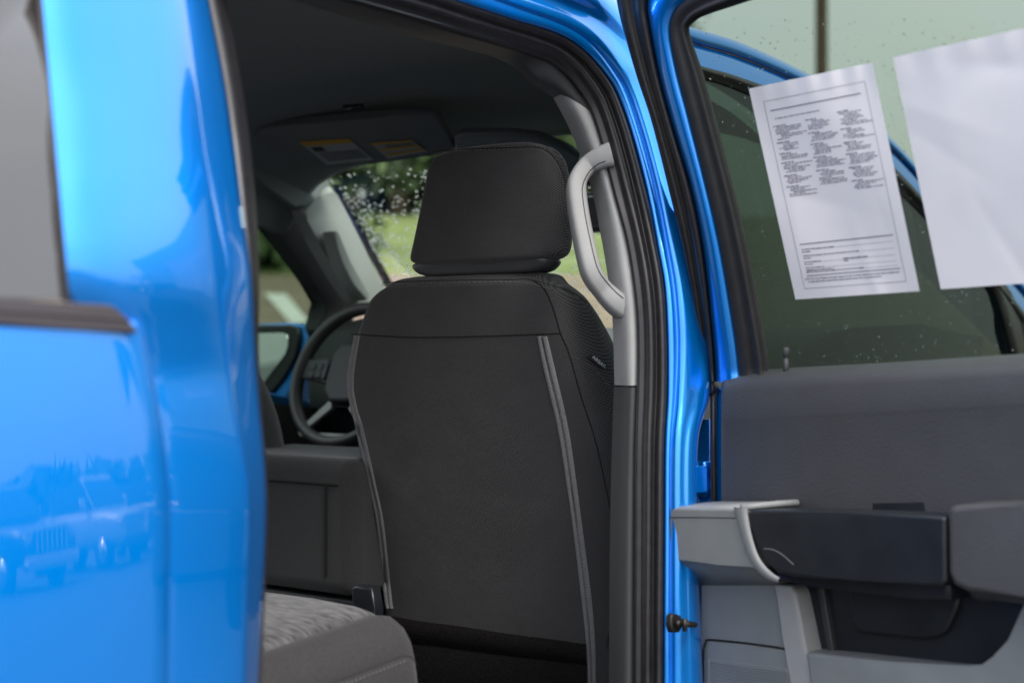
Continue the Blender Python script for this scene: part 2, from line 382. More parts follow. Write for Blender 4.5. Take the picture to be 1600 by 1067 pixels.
# ---- door opening: weather strip, painted frame
SI = [(440, -27), (532, 0), (640, 30), (700, 49), (756, 65), (818, 84), (857, 98), (883, 118), (902, 141), (922, 174), (939, 225), (957, 298), (978, 377), (990, 452), (995, 515), (995, 594), (992, 700), (991, 850), (990, 1067), (990, 1180)]
SO = [(540, -55), (620, -28), (707, 0), (755, 16), (810, 34), (857, 48), (892, 64), (920, 86), (945, 115), (964, 145), (986, 205), (1009, 290), (1027, 381), (1039, 452), (1043, 535), (1043, 620), (1039, 700), (1038, 850), (1037, 1067), (1037, 1180)]
SB = [(640, -150), (720, -112), (800, -88), (860, -66), (912, -42), (955, -15), (985, 15), (1010, 50), (1030, 90), (1045, 130), (1062, 200), (1085, 290), (1105, 380), (1118, 452), (1128, 535), (1112, 620), (1092, 690), (1092, 850), (1100, 1067), (1100, 1180)]
N = 140
def px3(cv, fn): return catmull([fn(*q) for q in cv], N)
so3, si3 = px3(SO, lambda a, b: side(a, b, -.045)), px3(SI, lambda a, b: side(a, b, -.085))
prof = [(0, 0), (.02, .35), (.08, .62), (.16, .78), (.25, .72), (.33, .42), (.37, .12), (.41, .40), (.48, .74), (.57, .85), (.66, .66), (.74, .35), (.80, .28), (.9, .3), (.97, .22), (1.0, -.3)]
rows = [[a + (b - a) * s + Vector((.014, -.020, 0)) * h for s, h in prof] for a, b in zip(so3, si3)]
loft('door_seal', rows, M['rubber'], T)
rows = []
for i, (o, b) in enumerate(zip(px3(SO, lambda a, b: Vector((a, b, 0))), px3(SB, lambda a, b: Vector((a, b, 0))))):
    r = []
    top = max(0.0, 1 - i / (N * .42))            # the roof rail stands deeper than the pillar
    for s, off in ((-.03, -.06), (0, -.042), (.03, -.035), (.16, -.030), (.18, -.0315), (.20, -.029), (.24, -.0235), (.36, -.016 - .03 * top), (.5, -.012 - .045 * top), (.6, -.0095 - .03 * top), (.66, -.007 - .01 * top), (.74, -.004), (.85, -.002), (.95, -.006), (1, -.03)):
        q = o + (b - o) * s; r.append(side(q.x, q.y, off))
    rows.append(r)
loft('door_frame', rows, M['paint'], T)

# ---- inner trim of the opening
UT_O = SI[:10]
UT_I = [(380, -35), (490, 0), (610, 38), (685, 58), (735, 70), (784, 84), (815, 100), (838, 122), (856, 134), (876, 148)]
def trimstrip(name, A, B, m, oa=-.088, ob=-.12, bulge=.008):
    a3, b3 = catmull([side(*q, oa) for q in A], 50), catmull([side(*q, ob) for q in B], 50)
    loft(name, [[a + (b - a) * s + Vector((.5, -.8, 0)) * (bulge * math.sin(math.pi * s)) for s in (0, .1, .3, .5, .7, .9, 1)] + [b + Vector((-.03, .02, .0))] for a, b in zip(a3, b3)], m, T)
trimstrip('roof_rail_trim', UT_O, UT_I, M['pl_dark'])
trimstrip('pillar_trim', [(922, 174), (939, 225), (957, 298), (978, 377), (990, 452), (996, 515), (996, 602)],
          [(875, 146), (905, 205), (934, 285), (950, 360), (963, 436), (970, 505), (973, 602)], M['pl_light'], bulge=.014)
trimstrip('lower_pillar_trim', [(996, 605), (994, 700), (993, 850), (992, 1180)], [(972, 605), (969, 700), (966, 850), (964, 1180)], M['pl_char'], bulge=.012)
# grab handle on the pillar
gp = catmull([side(*q, v) for q, v in (((954, 243), -.076), ((940, 247), -.090), ((919, 259), -.116), ((904, 279), -.130), ((900, 300), -.134), ((906, 345), -.136), ((918, 405), -.138), ((926, 431), -.138), ((941, 452), -.136), ((963, 474), -.124), ((986, 488), -.116))], 46)
gr = [.0185 + .016 * max(0, abs(i - 22.5) / 22.5 - .6) for i in range(46)]
gh = tube('grab_handle', gp, gr, M['pl_light'], T, ns=16, flat=(.92, 1.0, (0.6, -0.8, 0)))
gc = [p + (CAM - p).normalized() * .0205 + Vector((.004, .0, .0)) for p in gp]
# split line moulded round the handle's visible face

# ---- roof, headliner, cabin shell
M_ = M['paint']
rows = []
for y in [.3, .8, 1.3, 1.9, 2.4, 2.8]:
    rows.append([Vector((-1.015 + s * .86, y, 1.99 - .05 * abs(s) ** 3 - .02 * abs(y - 1.6) ** 2)) for s in (-1, -.8, -.5, 0, .5, .8, .95)])
loft('roof_panel', rows, M_, T, solid=.004)
rows = []
HX = [(-1.74, 1.70), (-1.70, 1.80), (-1.64, 1.87), (-1.52, 1.915), (-1.2, 1.935), (-.8, 1.935), (-.5, 1.92), (-.36, 1.895), (-.26, 1.86), (-.20, 1.83)]
for y, dz in ((.3, -.04), (.9, -.015), (1.5, -.008), (2.14, -.006), (2.18, -.010), (2.20, -.004), (2.24, .004), (2.5, .0), (2.62, -.014), (2.72, -.035), (2.84, -.075)):
    rows.append([Vector((x, y + (.10 * (1 - ((x + 1.0) / .85) ** 2) if y > 2.1 else 0), z + dz)) for x, z in HX])
loft('headliner', rows, M['liner'], T, solid=.01, sub=1)
box('rear_cab_wall', -1.85, -.12, .30, .36, .5, 1.9, M['pl_char'], T)
box('cabin_floor', -1.85, -.06, .36, 3.9, .50, .56, M['carpet'], T)
box('door_sill', -.12, -.03, 1.0, 2.1, .50, .64, M['pl_char'], T)
box('firewall', -1.85, -.1, 3.75, 3.9, .5, 1.25, M['pl_char'], T)

# ---- sun visors with warning labels
def visor(px_pts, y0, m, name='sun_visor'):
    return px_pts
vis_n = Vector((0.0, -.42, -1.0)).normalized(); vis_p = Vector((-1.3, 2.58, 1.875))
def onv(px, py, lift=0.0): return plane(px, py, vis_p + vis_n * lift, vis_n)
v1 = slab('sun_visor', [onv(*q) for q in ((396, 213), (404, 203), (430, 199), (560, 187), (640, 181), (676, 181), (688, 190), (700, 215), (712, 232), (690, 243), (600, 254), (520, 262), (480, 264), (440, 238))], vis_n * -.022, M['visor'], T, bev=.008)
def label(name, q, bands, parent):
    a = slab(name, [onv(*p, .002) for p in q], vis_n * -.001, M['label_white'], parent, bev=0)
    for (s0, s1, t0, t1, m) in bands:
        q4 = []
        for s, t in ((s0, t0), (s1, t0), (s1, t1), (s0, t1)):
            A = Vector(q[0]).lerp(Vector(q[1]), s); B = Vector(q[3]).lerp(Vector(q[2]), s); q4.append(A.lerp(B, t))
        slab('label_band', [onv(*p, .0032) for p in q4], vis_n * -.0005, m, a, bev=0)
    return a
l1 = label('warning_label', ((467, 222), (545, 217), (585, 250), (511, 258)), [(0, 1, 0, .2, M['label_yellow']), (.08, .3, .27, .45, M['label_black'])] + [(.1, .92, t, t + .035, M['visor']) for t in (.52, .6, .68, .76, .84)], v1)
l2 = label('warning_label', ((578, 224), (643, 219), (668, 237), (606, 248)), [(0, 1, 0, .16, M['label_yellow']), (.02, 1, .42, .56, M['label_yellow']), (.05, 1, .74, .88, M['label_yellow']), (.25, .9, .22, .27, M['visor']), (.25, .9, .32, .37, M['visor'])], v1)
slab('sun_visor', [onv(*q) for q in ((708, 216), (722, 211), (800, 211), (840, 216), (880, 232), (905, 246), (905, 300), (760, 262), (712, 240))], vis_n * -.022, M['pl_mid'], T, bev=.008)
tube('visor_clip', [onv(538, 168, .03), onv(566, 167, .03)], .007, M['pl_black'], T, ns=8)

# ---- far (driver) side: door frame, pillar trim, window glass, outside mirror, door
FX = -1.72
def far(px, py, x=FX): return onx(px, py, x)
slab('door_frame_trim', [far(*q, -1.74) for q in ((330, 235), (380, 262), (402, 276), (440, 303), (462, 326), (500, 380), (530, 425), (552, 462), (560, 485), (540, 530), (505, 530), (497, 512), (512, 472), (490, 440), (455, 392), (400, 318), (360, 282), (330, 268))], (-.06, 0, 0), M['pl_black'], T, bev=.008)
slab('front_pillar_liner', [far(*q, -1.66) for q in ((380, 215), (402, 210), (440, 250), (480, 268), (512, 270), (518, 290), (505, 312), (485, 322), (462, 328), (430, 300), (402, 278), (380, 266))], (-.05, 0, 0), M['liner'], T, bev=.012)
ap = [(512, 296), (519, 291), (527, 304), (545, 338), (570, 388), (604, 446), (612, 470), (570, 490), (552, 470), (535, 440), (505, 390), (480, 345), (468, 328), (485, 322), (503, 312)]
slab('front_pillar_trim', [far(*q, -1.64) for q in ap], (-.05, 0, 0), M['apillar'], T, bev=.016, seg=4)
slab('front_grab_handle', [far(*q, -1.585) for q in ((522, 362), (530, 360), (537, 384), (548, 410), (564, 438), (582, 462), (573, 470), (552, 446), (537, 418), (527, 390))], (-.05, 0, 0), M['apillar'], T, bev=.008)
slab('driver_window', [far(*q, -1.80) for q in ((330, 250), (400, 300), (470, 390), (520, 470), (500, 700), (330, 700))], (-.004, 0, 0), M['glass_driver'], T, bev=0)
slab('driver_door', [far(*q, -1.78) for q in ((300, 625), (400, 622), (470, 640), (520, 640), (640, 640), (700, 900), (300, 900))], (-.12, 0, 0), M['pl_char'], T, bev=.01)
slab('driver_door_skin', [far(*q, -1.93) for q in ((300, 612), (410, 610), (470, 625), (560, 640), (700, 900), (300, 900))], (-.02, 0, 0), M['paint'], T, bev=.01)
MY = 3.2
mh = slab('side_mirror', [ony(*q, MY) for q in ((380, 506), (455, 504), (480, 510), (499, 519), (494, 545), (470, 580), (440, 625), (415, 660), (380, 660))], (-.03, .16, 0), M['paint'], T, bev=.012)
slab('mirror_bezel', [ony(*q, MY - .015) for q in ((380, 508), (452, 507), (464, 512), (467, 530), (462, 558), (440, 592), (415, 625), (380, 640))], (0, .03, 0), M['pl_black'], mh, bev=.008)
slab('mirror_pane', [ony(*q, MY - .019) for q in ((380, 521), (440, 520), (449, 524), (450, 540), (446, 553), (425, 580), (408, 604), (380, 606))], (0, .006, 0), M['mirror'], mh, bev=.002)
slab('turn_lamp', [ony(*q, MY - .03) for q in ((436, 637), (458, 637), (458, 643), (436, 643))], (0, .02, 0), M['orange'], mh, bev=.002)

# ---- windscreen, dashboard, inside mirror
WN = Vector((0, -.47, .0)); wt, wb = Vector((0, 2.92, 1.84)), Vector((0, 3.95, 1.36))
wdir = (wb - wt).normalized(); wn = wdir.cross(Vector((1, 0, 0))).normalized()
def onw(px, py, lift=0.0): return plane(px, py, wt + wn * lift, wn)
def wpt(x, t): return wt + (wb - wt) * t + Vector((x, 0, 0))
loft('windscreen', [[wpt(-1.72, -.05), wpt(-.30, -.05)], [wpt(-1.92, 1.1), wpt(-.10, 1.1)]], M['glass_wind'], T)
slab('windscreen_rubber', [onw(*q) for q in ((517, 290), (523, 288), (610, 446), (602, 450))], (0, .02, 0), M['rubber'], T, bev=.002)
slab('mirror_sensor_cover', [onw(*q, .02) for q in ((880, 250), (970, 255), (985, 292), (905, 290))], (0, .02, 0), M['pl_black'], T, bev=.004)
db = bmesh.new()
prof = [(3.06, .80), (3.04, 1.10), (3.06, 1.24), (3.14, 1.33), (3.25, 1.375), (3.45, 1.39), (3.9, 1.36), (3.9, .8)]
loft('dashboard', [[Vector((x, y, z + .01 * math.sin(3 * x))) for y, z in prof] for x in (-1.84, -1.5, -1.2, -.9, -.6, -.3, -.1)], M['pl_black'], T, cap=True)
hood_rows = [[Vector((x, y, z)) for y, z in ((3.0, 1.16), (2.99, 1.36), (3.02, 1.42 - .05 * abs((x + 1.48) / .3) ** 3), (3.10, 1.43 - .05 * abs((x + 1.48) / .3) ** 3), (3.4, 1.40), (3.4, 1.16))] for x in (-1.79, -1.7, -1.6, -1.48, -1.36, -1.26, -1.19)]
loft('instrument_hood', hood_rows, M['pl_char'], T, cap=True)
box('centre_screen', -1.16, -.80, 3.00, 3.03, 1.12, 1.34, M['pl_black'], T, bev=.006)
box('screen_panel', -1.145, -.815, 2.996, 3.004, 1.135, 1.325, M['screen'], T, bev=.001)
q = onw(940, 332, .09); q = Vector((-.86, 3.12, 1.70))
rv = slab('rear_view_mirror', [ony(*p, 3.10) for p in ((898, 302), (940, 299), (985, 296), (992, 300), (995, 350), (988, 358), (940, 362), (903, 364), (896, 358), (893, 310))], (0, .035, 0), M['pl_black'], T, bev=.008)
slab('mirror_pane', [ony(*p, 3.098) for p in ((903, 308), (985, 303), (989, 350), (905, 357))], (0, .004, 0), M['mirror'], rv, bev=.001)
tube('mirror_stem', [ony(945, 300, 3.12), ony(945, 268, 3.1)], .012, M['pl_black'], T, ns=8)

# ---- steering wheel
WC = onx(548, 585, -1.48); tilt = R(22)
wa = Vector((0, -math.cos(tilt), math.sin(tilt))); wu = Vector((0, math.sin(tilt), math.cos(tilt))); wx = Vector((1, 0, 0)); WR = .212
SW = empty('steering_wheel', (0, 0, 0), T)
def wp(a, r, h=0.0): return WC + wx * (math.cos(a) * r) + wu * (math.sin(a) * r) + wa * h
ring = [wp(2 * math.pi * i / 64, WR - .014) for i in range(64)]
bm = bmesh.new(); rr = []
for i in range(64):
    a = 2 * math.pi * i / 64; rad = (wx * math.cos(a) + wu * math.sin(a))
    rr.append([bm.verts.new(ring[i] + rad * (.018 * math.cos(2 * math.pi * k / 12)) + wa * (.020 * math.sin(2 * math.pi * k / 12))) for k in range(12)])
for i in range(64):
    for k in range(12): bm.faces.new((rr[i][k], rr[(i + 1) % 64][k], rr[(i + 1) % 64][(k + 1) % 12], rr[i][(k + 1) % 12]))
M['wheel_grip'] = mat('wheel_vinyl', (0.05, 0.053, 0.05), rough=0.42, bump=0.15, bscale=500)
finish('rim', bm, M['wheel_grip'], SW)
def wslab(name, ang_r, h0, th, m, bev=.006): return slab(name, [WC + wx * x + wu * z + wa * h0 for x, z in ang_r], wa * -th, m, SW, bev=bev)
wslab('hub', [(-.075, .05), (-.05, .085), (.05, .085), (.075, .05), (.07, -.05), (.04, -.085), (-.04, -.085), (-.07, -.05)], .02, .05, M['pl_char'], .012)
wslab('spoke', [(-.20, .045), (-.07, .05), (-.07, -.03), (-.20, -.01)], .004, .02, M['pl_char'])
wslab('spoke', [(.20, .045), (.07, .05), (.07, -.03), (.20, -.01)], .004, .02, M['pl_char'])
wslab('button_pad', [(-.165, .04), (-.085, .044), (-.085, -.02), (-.16, -.012)], .012, .012, M['pl_black'])
for x0, z0 in ((-.15, .008), (-.122, .008), (-.15, -.016), (-.122, -.016)): wslab('button', [(x0, z0 + .018), (x0 + .022, z0 + .018), (x0 + .022, z0), (x0, z0)], .0155, .006, M['pl_char'], .002)
wslab('lower_spoke', [(-.135, -.165), (-.12, -.178), (-.03, -.10), (-.045, -.075)], .006, .014, M['satin'], .003)
wslab('lower_spoke', [(.135, -.165), (.12, -.178), (.03, -.10), (.045, -.075)], .006, .014, M['satin'], .003)
wslab('spoke_trim', [(-.135, -.172), (.135, -.172), (.12, -.186), (-.12, -.186)], .006, .012, M['satin'], .003)
tube('steering_column', [WC - wa * .03, WC - wa * .35], .05, M['pl_black'], T, ns=14)

# ---- front seat (passenger) and driver seat
def seat_plane_y(z, sh=0.0): return 2.15 - .20 * (z - 1.40) + sh
def onseat(px, py, sh=0.0):
    return plane(px, py, Vector((0, 2.15 + sh, 1.40)), Vector((0, 1, .20)))
FS = empty('front_seat', (0, 0, 0), T)
LS = [(445, 594), (452, 580), (467, 567), (494, 557), (521, 547), (560, 539), (600, 534), (630, 534), (660, 540), (700, 547), (760, 556), (850, 572), (945, 588), (1067, 600), (1300, 610)]
RS = [(445, 838), (452, 852), (467, 859), (494, 868), (521, 876), (560, 891), (600, 903), (630, 912), (660, 921), (700, 933), (760, 947), (816, 958), (870, 965), (945, 964), (1067, 958), (1300, 945)]
RR = [(445, 890), (452, 901), (467, 919), (494, 938), (521, 953), (560, 971), (600, 985), (660, 996), (760, 1015), (870, 1030), (1067, 1030), (1300, 1010)]
def seat_row(y, fwd_scale=1.0, lift=0.0, shrink=0.0):
    l, s, r = lerp_tab(LS, y), lerp_tab(RS, y), lerp_tab(RR, y)
    A, B = onseat(l, y), onseat(s, y); dep = min(1.0, .45 + (y - 445) / 150)
    C = onseat(r, y, .05 + .12 * dep)
    z = (A.z + B.z) / 2
    for P in (A, B, C): P.z = z
    pts = []
    for i in range(15):
        t = i / 14; p = A.lerp(B, t); p.y -= .020 * (1 - abs(2 * t - 1) ** 3.0) - .006; pts.append(p)
    for i in range(1, 7):                                            # right bolster
        t = i / 6; p = B.lerp(C, t); n = Vector((C.y - B.y, -(C.x - B.x), 0)).normalized(); p += n * (.022 * math.sin(math.pi * t) * dep); pts.append(p)
    D = C + Vector((-.05, .05 * dep + .01, 0)); E = A + Vector((.02, .17 * dep + .04, 0)); G = A + Vector((-.012 * dep, .09 * dep + .02, 0))
    pts += [D, D.lerp(E, .33) + Vector((0, -.01, 0)), D.lerp(E, .66) + Vector((0, -.01, 0)), E, G]
    return pts
ys = [445, 450, 458, 467, 480, 494, 508, 521, 535, 552, 575, 600, 630, 660, 700, 745, 800, 860, 920, 980, 1060, 1160, 1300]
base = [seat_row(y) for y in ys]
cen = sum(base[0], Vector()) / len(base[0])
top = []
for k, (inset, up, fw) in enumerate(((.50, .024, .050), (.16, .021, .032), (.055, .012, .012))):
    top.append([Vector((p.x + (cen.x - p.x) * inset, p.y + (cen.y + .02 - p.y) * inset + fw * .4, p.z + up)) for p in base[0]])
bmS = loft_bm(top + base, closed=True, cap=True)
sb = finish('backrest', bmS, M['fabric'], FS, sub=2)
def bvh_of(o):
    dg = bpy.context.evaluated_depsgraph_get(); ev = o.evaluated_get(dg); me = ev.to_mesh()
    b = BVHTree.FromPolygons([v.co.copy() for v in me.vertices], [tuple(p.vertices) for p in me.polygons]); ev.to_mesh_clear(); return b
bpy.context.view_layer.update()
BV = bvh_of(sb)
def hit(b, px, py, lift=0.0, fb=None):
    loc, nrm, *_ = b.ray_cast(CAM, ray(px, py).normalized(), 12)
    if loc is None: return (fb(px, py) if fb else None), Vector((0, -1, 0))
    if nrm.dot(CAM - loc) < 0: nrm = -nrm
    return loc + nrm * lift, nrm
def on_surface(b, pts, n, lift, fb=onseat):
    c = catmull([Vector((p[0], p[1], 0)) for p in pts], n); return [hit(b, q.x, q.y, lift, fb) for q in c]
def seam(name, b, pts, parent, rad=.0012, n=60, m=None, lift=.0002):
    return tube(name, [h[0] for h in on_surface(b, pts, n, lift)], rad, m or M['seam'], parent, ns=5)
def stitches(name, b, pts, parent, n=60, rad=.0008, duty=.55, m=None):
    bm = bmesh.new(); hs = on_surface(b, pts, n * 2, .0008)
    for i in range(0, len(hs) - 1, 2):
        a, c = hs[i][0], hs[i + 1][0]
        if (c - a).length < .03: tube_bm([a, a.lerp(c, duty * 2 if duty < .5 else 1.0)], rad, 4, bm)
    return tag(finish(name, bm, m or M['thread'], parent), kind='stuff')
def ribbon(name, b, left, right, parent, m, n=70, lift=.003, prof=((0, 0), (.1, 1), (.38, 1.1), (.44, .55), (.5, .4), (.56, .55), (.62, 1.1), (.9, 1), (1, 0))):
    A, B = on_surface(b, left, n, 0), on_surface(b, right, n, 0)
    return loft(name, [[a[0].lerp(c[0], s) + a[1] * (lift * h) for s, h in prof] for a, c in zip(A, B)], m, parent)
def seat_details(b, FS):
    seam('seam', b, [(548, 522), (600, 525), (655, 527), (756, 525), (820, 523), (876, 521)], FS)
    seam('seam', b, [(832, 438), (850, 451), (864, 481), (876, 521), (889, 552), (908, 619), (930, 687), (946, 757), (957, 816), (963, 874), (963, 920), (960, 965)], FS, rad=.0015)
    seam('seam', b, [(598, 442), (640, 440), (722, 438), (800, 437), (832, 438), (891, 456), (915, 472)], FS, rad=.001)
    stitches('stitching', b, [(596, 446), (640, 444), (722, 442), (813, 442), (850, 449), (888, 461), (912, 476)], FS, n=72)
    stitches('stitching', b, [(894, 557), (910, 564), (928, 577), (945, 595), (958, 612), (966, 628)], FS, n=26)
    ribbon('zipper', b, [(839, 525), (850, 580), (871, 668), (885, 755), (894, 816), (908, 932), (916, 1008), (919, 1080)], [(855, 525), (868, 580), (888, 668), (901, 755), (909, 816), (924, 932), (930, 1008), (931, 1080)], FS, M['zip'])
    ribbon('zipper', b, [(553, 524), (544, 570), (542, 606), (548, 640), (556, 670), (575, 755), (588, 820), (600, 932), (603, 950)], [(563, 524), (555, 570), (553, 606), (559, 640), (568, 670), (587, 755), (600, 820), (612, 932), (615, 950)], FS, M['zip'], lift=.002)
    bm = bmesh.new()
    for i, (h, nr) in enumerate(on_surface(b, [(847, 527), (859, 580), (879, 668), (893, 755), (901, 816), (916, 932), (923, 1008), (925, 1080)], 190, .0022)):
        t = Vector((.0028 if i % 2 else -.0028, 0, 0)); tube_bm([h - Vector((.0022, 0, 0)) + t * .3, h + Vector((.0022, 0, 0)) + t * .3], .0008, 4, bm)
    tag(finish('zipper_teeth', bm, M['pl_dark'], FS), kind='stuff')
seat_details(BV, FS)
BG = bvh_of(gh); hp = []
for q in catmull([Vector((*v, 0)) for v in ((946, 252), (934, 257), (921, 268), (912, 285), (910, 303), (916, 345), (928, 400), (936, 424), (949, 442), (963, 457), (974, 466))], 60):
    loc = BG.ray_cast(CAM, ray(q.x, q.y).normalized(), 6)[0]
    if loc: hp.append(loc + (CAM - loc).normalized() * .0003)
tube('handle_seam', hp, .0009, M['seam'], gh, ns=5)
# carpeted lower back
cp = [(560, 952), (652, 969), (720, 978), (791, 989), (860, 998), (917, 1006)]
A = on_surface(BV, cp, 40, .004); Bq = on_surface(BV, [(560, 1000), (652, 1002), (720, 1010), (791, 1019), (860, 1027), (919, 1034)], 40, .008); Cq = on_surface(BV, [(560, 1290), (652, 1290), (720, 1290), (791, 1290), (860, 1290), (919, 1290)], 40, .006)
def rowmix(h, k, lift=0): return [x[0] + x[1] * lift for x in h]
loft('lower_carpet', [[a[0] - a[1] * .006, a[0], a[0].lerp(b_[0], .5) + a[1] * .004, b_[0], b_[0] - b_[1] * .004 + Vector((0, 0, -.002)), b_[0] + Vector((0, 0, -.006)), b_[0].lerp(c[0], .3) + b_[1] * .003, b_[0].lerp(c[0], .6), c[0]] for a, b_, c in zip(A, Bq, Cq)], M['carpet'], FS)
# tag on the side seam
tg = [hit(BV, *p, .006, onseat)[0] for p in ((914, 558), (925, 554), (946, 572), (942, 576), (933, 573))]
tn = (tg[1] - tg[0]).cross(tg[2] - tg[0]).normalized(); tn = tn if tn.dot(CAM - tg[0]) > 0 else -tn
at = slab('airbag_tag', tg, tn * -.0012, M['label_black'], FS, bev=0)
def text_mesh(name, body, p0, ux, uy, size, m, parent, lift=0.0):
    cu = bpy.data.curves.new(name, 'FONT'); cu.body = body; cu.size = 1.0; cu.align_x = 'CENTER'; cu.align_y = 'CENTER'
    o = bpy.data.objects.new(name, cu); COL.objects.link(o)
    dg = bpy.context.evaluated_depsgraph_get(); me = bpy.data.meshes.new_from_object(o.evaluated_get(dg)); COL.objects.unlink(o); bpy.data.objects.remove(o)
    ux, uy = Vector(ux).normalized(), Vector(uy).normalized(); n = ux.cross(uy)
    for v in me.vertices: v.co = Vector(p0) + ux * (v.co.x * size) + uy * (v.co.y * size) + n * lift
    me.materials.append(m); t = bpy.data.objects.new(name, me); COL.objects.link(t); t.parent = parent; return t
ux = (tg[2] - tg[1]).normalized(); uy = tn.cross(ux).normalized()
text_mesh('tag_lettering', 'AIRBAG', sum(tg, Vector()) / 5 + tn * .001, ux, uy, .0105, M['tag_text'], FS)
# headrest
HL = [(232, 688), (236, 674), (242, 666), (255, 661), (300, 652), (350, 642), (395, 632), (401, 633), (405, 637)]
HR = [(232, 822), (236, 836), (242, 845), (255, 853), (300, 860), (350, 863), (395, 862), (401, 860), (405, 855)]
HS = [(232, 852), (236, 863), (242, 873), (255, 884), (280, 890), (300, 893), (350, 895), (385, 894), (397, 891), (401, 887), (405, 882)]
def head_row(y):
    A, B, C = onseat(lerp_tab(HL, y), y), onseat(lerp_tab(HR, y), y), onseat(lerp_tab(HS, y), y, .075); z = (A.z + B.z) / 2
    for P in (A, B, C): P.z = z
    pts = []
    for i in range(11):
        t = i / 10; p = A.lerp(B, t); p.y -= .014 * (1 - abs(2 * t - 1) ** 2.4) - .004; pts.append(p)
    for i in range(1, 5):
        t = i / 4; p = B.lerp(C, t); n = Vector((C.y - B.y, -(C.x - B.x), 0)).normalized(); pts.append(p + n * (.016 * math.sin(math.pi * t)))
    pts += [C + Vector((-.03, .025, 0)), A.lerp(C, .5) + Vector((0, .07, 0)), A + Vector((.035, .095, 0)), A + Vector((-.004, .05, 0))]
    return pts
hb = [head_row(y) for y in (233, 236, 240, 247, 257, 275, 300, 330, 360, 385, 395, 401, 405)]
def inset(row, f, up, fw=0.0):
    c = sum(row, Vector()) / len(row); return [p + (c - p) * f + Vector((0, fw, up)) for p in row]
hb = [inset(hb[0], .5, .009, .01), inset(hb[0], .14, .007, .003)] + hb + [inset(hb[-1], .12, -.006), inset(hb[-1], .5, -.008)]
hr = finish('headrest', loft_bm(hb, closed=True, cap=True), M['fabric'], FS, sub=2)
bpy.context.view_layer.update(); BH = bvh_of(hr)
onhead = lambda a, b: onseat(a, b)
stitches('stitching', BH, [(672, 243), (690, 238), (740, 235), (800, 233), (838, 233), (858, 243), (872, 262), (880, 285)], FS, n=62)
seam('seam', BH, [(668, 243), (690, 236), (740, 233), (800, 231), (840, 231), (860, 241), (874, 260), (883, 285)], FS, rad=.001)
def shell_row(y, l, r, s, dep):
    A, B, C = onseat(l, y, .004), onseat(r, y, .004), onseat(s, y, .075); z = (A.z + B.z) / 2
    for P in (A, B, C): P.z = z
    return [A.lerp(B, i / 8) for i in range(9)] + [B.lerp(C, .5) + Vector((.004, -.004, 0)), C, C + Vector((-.04, .03, 0)), A + Vector((.04, .09, 0)), A + Vector((0, .045, 0))]
hs = [shell_row(402, 644, 842, 868, .07), shell_row(409, 634, 854, 884, .07), shell_row(416, 637, 852, 880, .07), shell_row(424, 646, 844, 872, .06), shell_row(430, 660, 832, 858, .05)]
finish('headrest_shell', loft_bm(hs, closed=True, cap=True), M['shell'], FS, sub=1)
for q in (700, 797):
    a = onseat(q, 415, .05); tube('headrest_post', [a, a + Vector((0, .012, -.07))], .0065, M['chrome'], FS, ns=12)
    tube('post_collar', [a + Vector((0, .009, -.022)), a + Vector((0, .011, -.034))], .013, M['pl_black'], FS, ns=14)
tube('seat_hook', catmull([hit(BV, *p, .01, onseat)[0] for p in ((961, 968), (955, 980), (951, 1000), (955, 1008))], 14), .004, M['pl_char'], FS, ns=8)
# lower cushion and base of the passenger seat, in front of the backrest
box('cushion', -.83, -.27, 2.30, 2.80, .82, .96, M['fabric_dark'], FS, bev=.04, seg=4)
box('seat_base', -.80, -.30, 2.42, 2.75, .56, .82, M['pl_black'], FS, bev=.02)
# driver seat: the same pieces, further over
DS = empty('front_seat', (0, 0, 0), T); DS.location = (-1.03, .05, -.10)
for ch in [c for c in FS.children]:
    if ch.name.split('.')[0] in ('airbag_tag', 'tag_lettering', 'stitching', 'seat_hook'): continue
    c = ch.copy(); COL.objects.link(c); c.parent = DS
# ---- centre seat between them, buckle, rear seat
CS = empty('centre_seat', (0, 0, 0), T)
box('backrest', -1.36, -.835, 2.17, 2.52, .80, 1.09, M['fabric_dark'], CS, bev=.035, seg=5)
loft('piping', [[Vector((x, 2.166 + dy, 1.035 + dz)) for dy, dz in ((.002, .003), (-.001, 0), (.002, -.003))] for x in (-1.33, -.87)], M['seam'], CS)
loft('piping', [[Vector((-.905 + dx, 2.166 + dy, z)) for dy, dx in ((.002, .003), (-.001, 0), (.002, -.003))] for z in (1.03, .84)], M['seam'], CS)
box('base', -1.30, -.86, 2.25, 2.6, .56, .79, M['pl_black'], CS, bev=.02)
bk = onx(572, 925, -.80)
BU = slab('seat_buckle', [ony(*p, 2.06) for p in ((548, 918), (556, 914), (580, 918), (584, 950), (584, 1010), (552, 1010))], (0, .03, 0), M['pl_black'], T, bev=.006)
RSE = empty('rear_seat', (0, 0, 0), T)
corner = onx(670, 985, -.22)
CX, CY, CZ = corner.x, corner.y, corner.z
TOPP = [(-1.72, .020), (-1.2, .022), (CX - .62, .026), (CX - .60, .020), (CX - .58, .026), (CX - .40, .034), (CX - .22, .037), (CX - .12, .034), (CX - .085, .028), (CX - .074, .020)]
BORD = [(CX - .076, .018), (CX - .066, .026), (CX - .046, .027), (CX - .024, .016), (CX - .008, -.004), (CX - .001, -.024), (CX - .0015, -.030)]
SIDE = [(CX - .004, -.029), (CX + .001, -.036), (CX + .004, -.06), (CX + .005, -.12), (CX + .002, -.20), (CX - .005, -.30)]
ST = [(.0, -.12), (.0, -.075), (-.002, -.045), (-.008, -.026), (-.018, -.012), (-.032, -.004), (-.055, 0)] + [(-.055 - .05 * k, -.0045 * k) for k in range(1, 21)]
